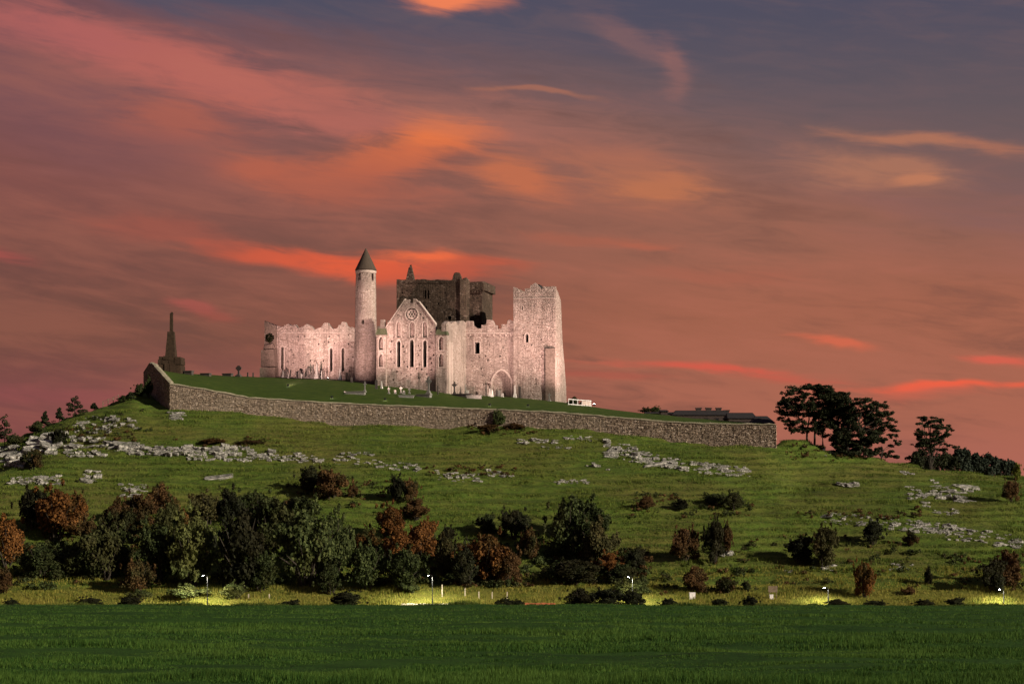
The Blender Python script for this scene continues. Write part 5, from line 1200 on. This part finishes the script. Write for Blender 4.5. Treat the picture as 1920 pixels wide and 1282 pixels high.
M_redstreak = mat_noise('red_light_streak', [(.3, (.30, .09, .04)), (.7, (.50, .17, .08))], 3)  # colour of car-light streaks, used as a stone colour
low_wall(752, 888, 203.2, 1131, M_pale, 'low pale stone wall along the road behind the second lamp')
low_wall(975, 1041, 203.2, 1129.5, M_redstreak, 'red car-light streak built as a low wall left of the long dark hedge')  # streak of car lights on the road, built as a solid wall

# ================================================================== grass
def grass(name, X_, Y_, Z_, hgt, wid, nb, mat, seed, lean=.45):
    r = np.random.default_rng(seed); n = len(X_); m = n*nb
    bx = np.repeat(X_, nb)+r.normal(size=m)*np.repeat(wid, nb)*1.6; by = np.repeat(Y_, nb)+r.normal(size=m)*np.repeat(wid, nb)*1.6; bz = np.repeat(Z_, nb)-.03
    h = np.repeat(hgt, nb)*r.uniform(.55, 1.25, m); w = np.repeat(wid, nb)*r.uniform(.4, .8, m); a = r.uniform(0, 6.283, m); la = r.uniform(0, 6.283, m); ln = h*lean*r.random(m)
    p0 = np.stack([bx-np.cos(a)*w*.5, by-np.sin(a)*w*.5, bz], 1); p1 = np.stack([bx+np.cos(a)*w*.5, by+np.sin(a)*w*.5, bz], 1)
    p2 = np.stack([bx+np.cos(la)*ln, by+np.sin(la)*ln, bz+h], 1)
    V = np.stack([p0, p1, p2], 1).reshape(-1, 3)
    return stuff(link(name, mesh_from(name, V, np.arange(3*m).reshape(-1, 3)), mat))
def mat_grass(name, a, b_, c, scale=.12):
    m, t, b = newmat(name, .8, .15); g = G(t); geo = g.n('ShaderNodeNewGeometry'); n = g.noise(g.coord('Object'), scale, 5, .65); n2 = g.noise(g.coord('Object', (.6, 1, 1)), scale*6, 4, .6)
    col_ = g.ramp(geo.outputs['Random Per Island'], [(0, a), (.6, b_), (1, c)])
    col_ = g.mix(g.math('MULTIPLY', g.rng(n, .45, .65), .55), col_, c); col_ = g.mix(g.math('MULTIPLY', g.rng(n2, .5, .7), .5), col_, a)
    g.l(col_, b.inputs['Base Color']); tr = g.n('ShaderNodeBsdfTranslucent'); g.l(col_, tr.inputs[0]); mx = g.n('ShaderNodeMixShader'); mx.inputs[0].default_value = .25
    g.l(b.outputs[0], mx.inputs[1]); g.l(tr.outputs[0], mx.inputs[2]); g.l(mx.outputs[0], t.nodes['Material Output'].inputs[0]); return m
r = np.random.default_rng(5)
n = 150000; row = r.uniform(1134.5, 1310, n); dd = np.clip(5100/(row-1107), 22, 186); px = r.uniform(-160, 2080, n); xx = (px-960)/F*dd
patch = np.clip(.72+2.6*fbm(xx/6, dd/3.0, 31, 3)+1.2*fbm(xx/1.1, dd/.8, 37, 2), .15, 2.0)
gf = tag(grass('field_grass', xx, dd, terrain(xx, dd), .14*patch, .010+.0005*dd, 6, mat_grass('field_grass_blades', (.008, .030, .004), (.034, .092, .012), (.095, .165, .026)), 1), 'dark green pasture grass filling the foreground field', 'grass')
n = 90000; px = r.uniform(-160, 2080, n); dd = r.uniform(219, 300, n); dd = 219+(300-219)*r.random(n)**1.0; xx = (px-960)/F*dd
keep = ~((px > 300) & (px < 1465) & (dd > np.interp(px, WPX, WDP)-.3)) & ~((px > 1470) & (dd > 296)); xx, dd = xx[keep], dd[keep]
patch = np.clip(.75+2.4*fbm(xx/5, dd/3, 41, 3)+.5*np.sin(terrain(xx, dd)*6.2+7*fbm(xx/14, dd/14, 12, 3)), .2, 2.0)
gh = tag(grass('hillside_grass', xx, dd, terrain(xx, dd), .32*patch, np.full(len(xx), .14), 5, mat_grass('hill_grass_blades', (.030, .058, .008), (.090, .142, .018), (.175, .195, .038), .06), 2), 'rough olive grass covering the hillside', 'grass')
n = 16000; px = r.uniform(-160, 2080, n); dd = r.uniform(203.5, 221, n); xx = (px-960)/F*dd
patch = np.clip(.8+1.6*fbm(xx/4, dd/3, 51, 3), .3, 1.7)
gv = tag(grass('verge_grass', xx, dd, terrain(xx, dd), .5*patch, np.full(n, .12), 6, mat_grass('verge_grass_blades', (.07, .11, .015), (.19, .20, .03), (.36, .30, .07), .2), 3), 'tall yellow-green grass on the lit roadside verge', 'grass')

# ================================================================== undergrowth that ties the thicket together
def undergrowth(name, zones, n, leaves_n, mat, label, seed, hr=(.5, 1.5), size=.15):
    rr = random.Random(seed); cl = []
    for i in range(n):
        x0, x1, y0, y1 = rr.choice(zones); p = drop(rr.uniform(x0, x1), rr.uniform(y0, y1)); h = rr.uniform(*hr)
        for k in range(3):
            e = rr.uniform(.5, 1.2); cl.append((p.x+rr.uniform(-1, 1)*h, p.y+rr.uniform(-.8, .8), p.z+h*rr.uniform(.2, .8), h*.6*e, h*.5*e, h*.45*e))
    V, Fc = leaves(cl, leaves_n, size, seed, .2); o = tag(stuff(link(name, mesh_from(name, V, Fc), mat)), label, 'undergrowth'); return o
ZT = [(30, 660, 1020, 1108), (120, 520, 985, 1060), (670, 860, 1010, 1100), (850, 1000, 1030, 1104), (1010, 1215, 1030, 1100), (30, 300, 1000, 1085)]
undergrowth('thicket_undergrowth', ZT, 330, 52000, L_dark, 'tangled dark green undergrowth between the thicket shrubs', 61)
undergrowth('thicket_bracken', ZT, 170, 22000, L_brown, 'brown bracken and bramble mixed through the thicket', 62, (.4, 1.2))
undergrowth('hillside_bramble', [(1240, 1420, 1000, 1115), (1460, 1720, 1000, 1110), (1180, 1420, 930, 975), (540, 800, 900, 950), (1780, 1915, 1040, 1110), (330, 560, 822, 838), (880, 1010, 800, 815), (800, 970, 876, 892), (1500, 1720, 955, 975), (1470, 1620, 836, 866), (120, 260, 800, 830)], 330, 20000, L_brown, 'low brown bramble and bracken patches scattered on the slope', 63, (.2, .7), .12)
undergrowth('hillside_gorse', [(1240, 1420, 1000, 1115), (1460, 1720, 1000, 1110), (1180, 1420, 930, 975), (540, 800, 900, 950), (1780, 1915, 1040, 1110), (60, 280, 770, 830)], 160, 12000, L_dark, 'low dark scrub patches scattered on the slope', 64, (.25, .9), .12)
n = 9000; px = r.uniform(-160, 2080, n); dd = r.uniform(182.5, 188.5, n); xx = (px-960)/F*dd
patch = np.clip(.45+3.2*fbm(xx/5, dd/9, 71, 3)+1.2*fbm(xx/1.2, dd/2, 73, 2), .1, 1.9)
tag(grass('field_edge_grass', xx, dd, terrain(xx, dd), .42*patch, np.full(n, .10), 5, mat_grass('edge_grass_blades', (.010, .030, .005), (.035, .075, .012), (.11, .13, .025), .2), 9), 'uneven taller grass along the far edge of the field', 'grass')
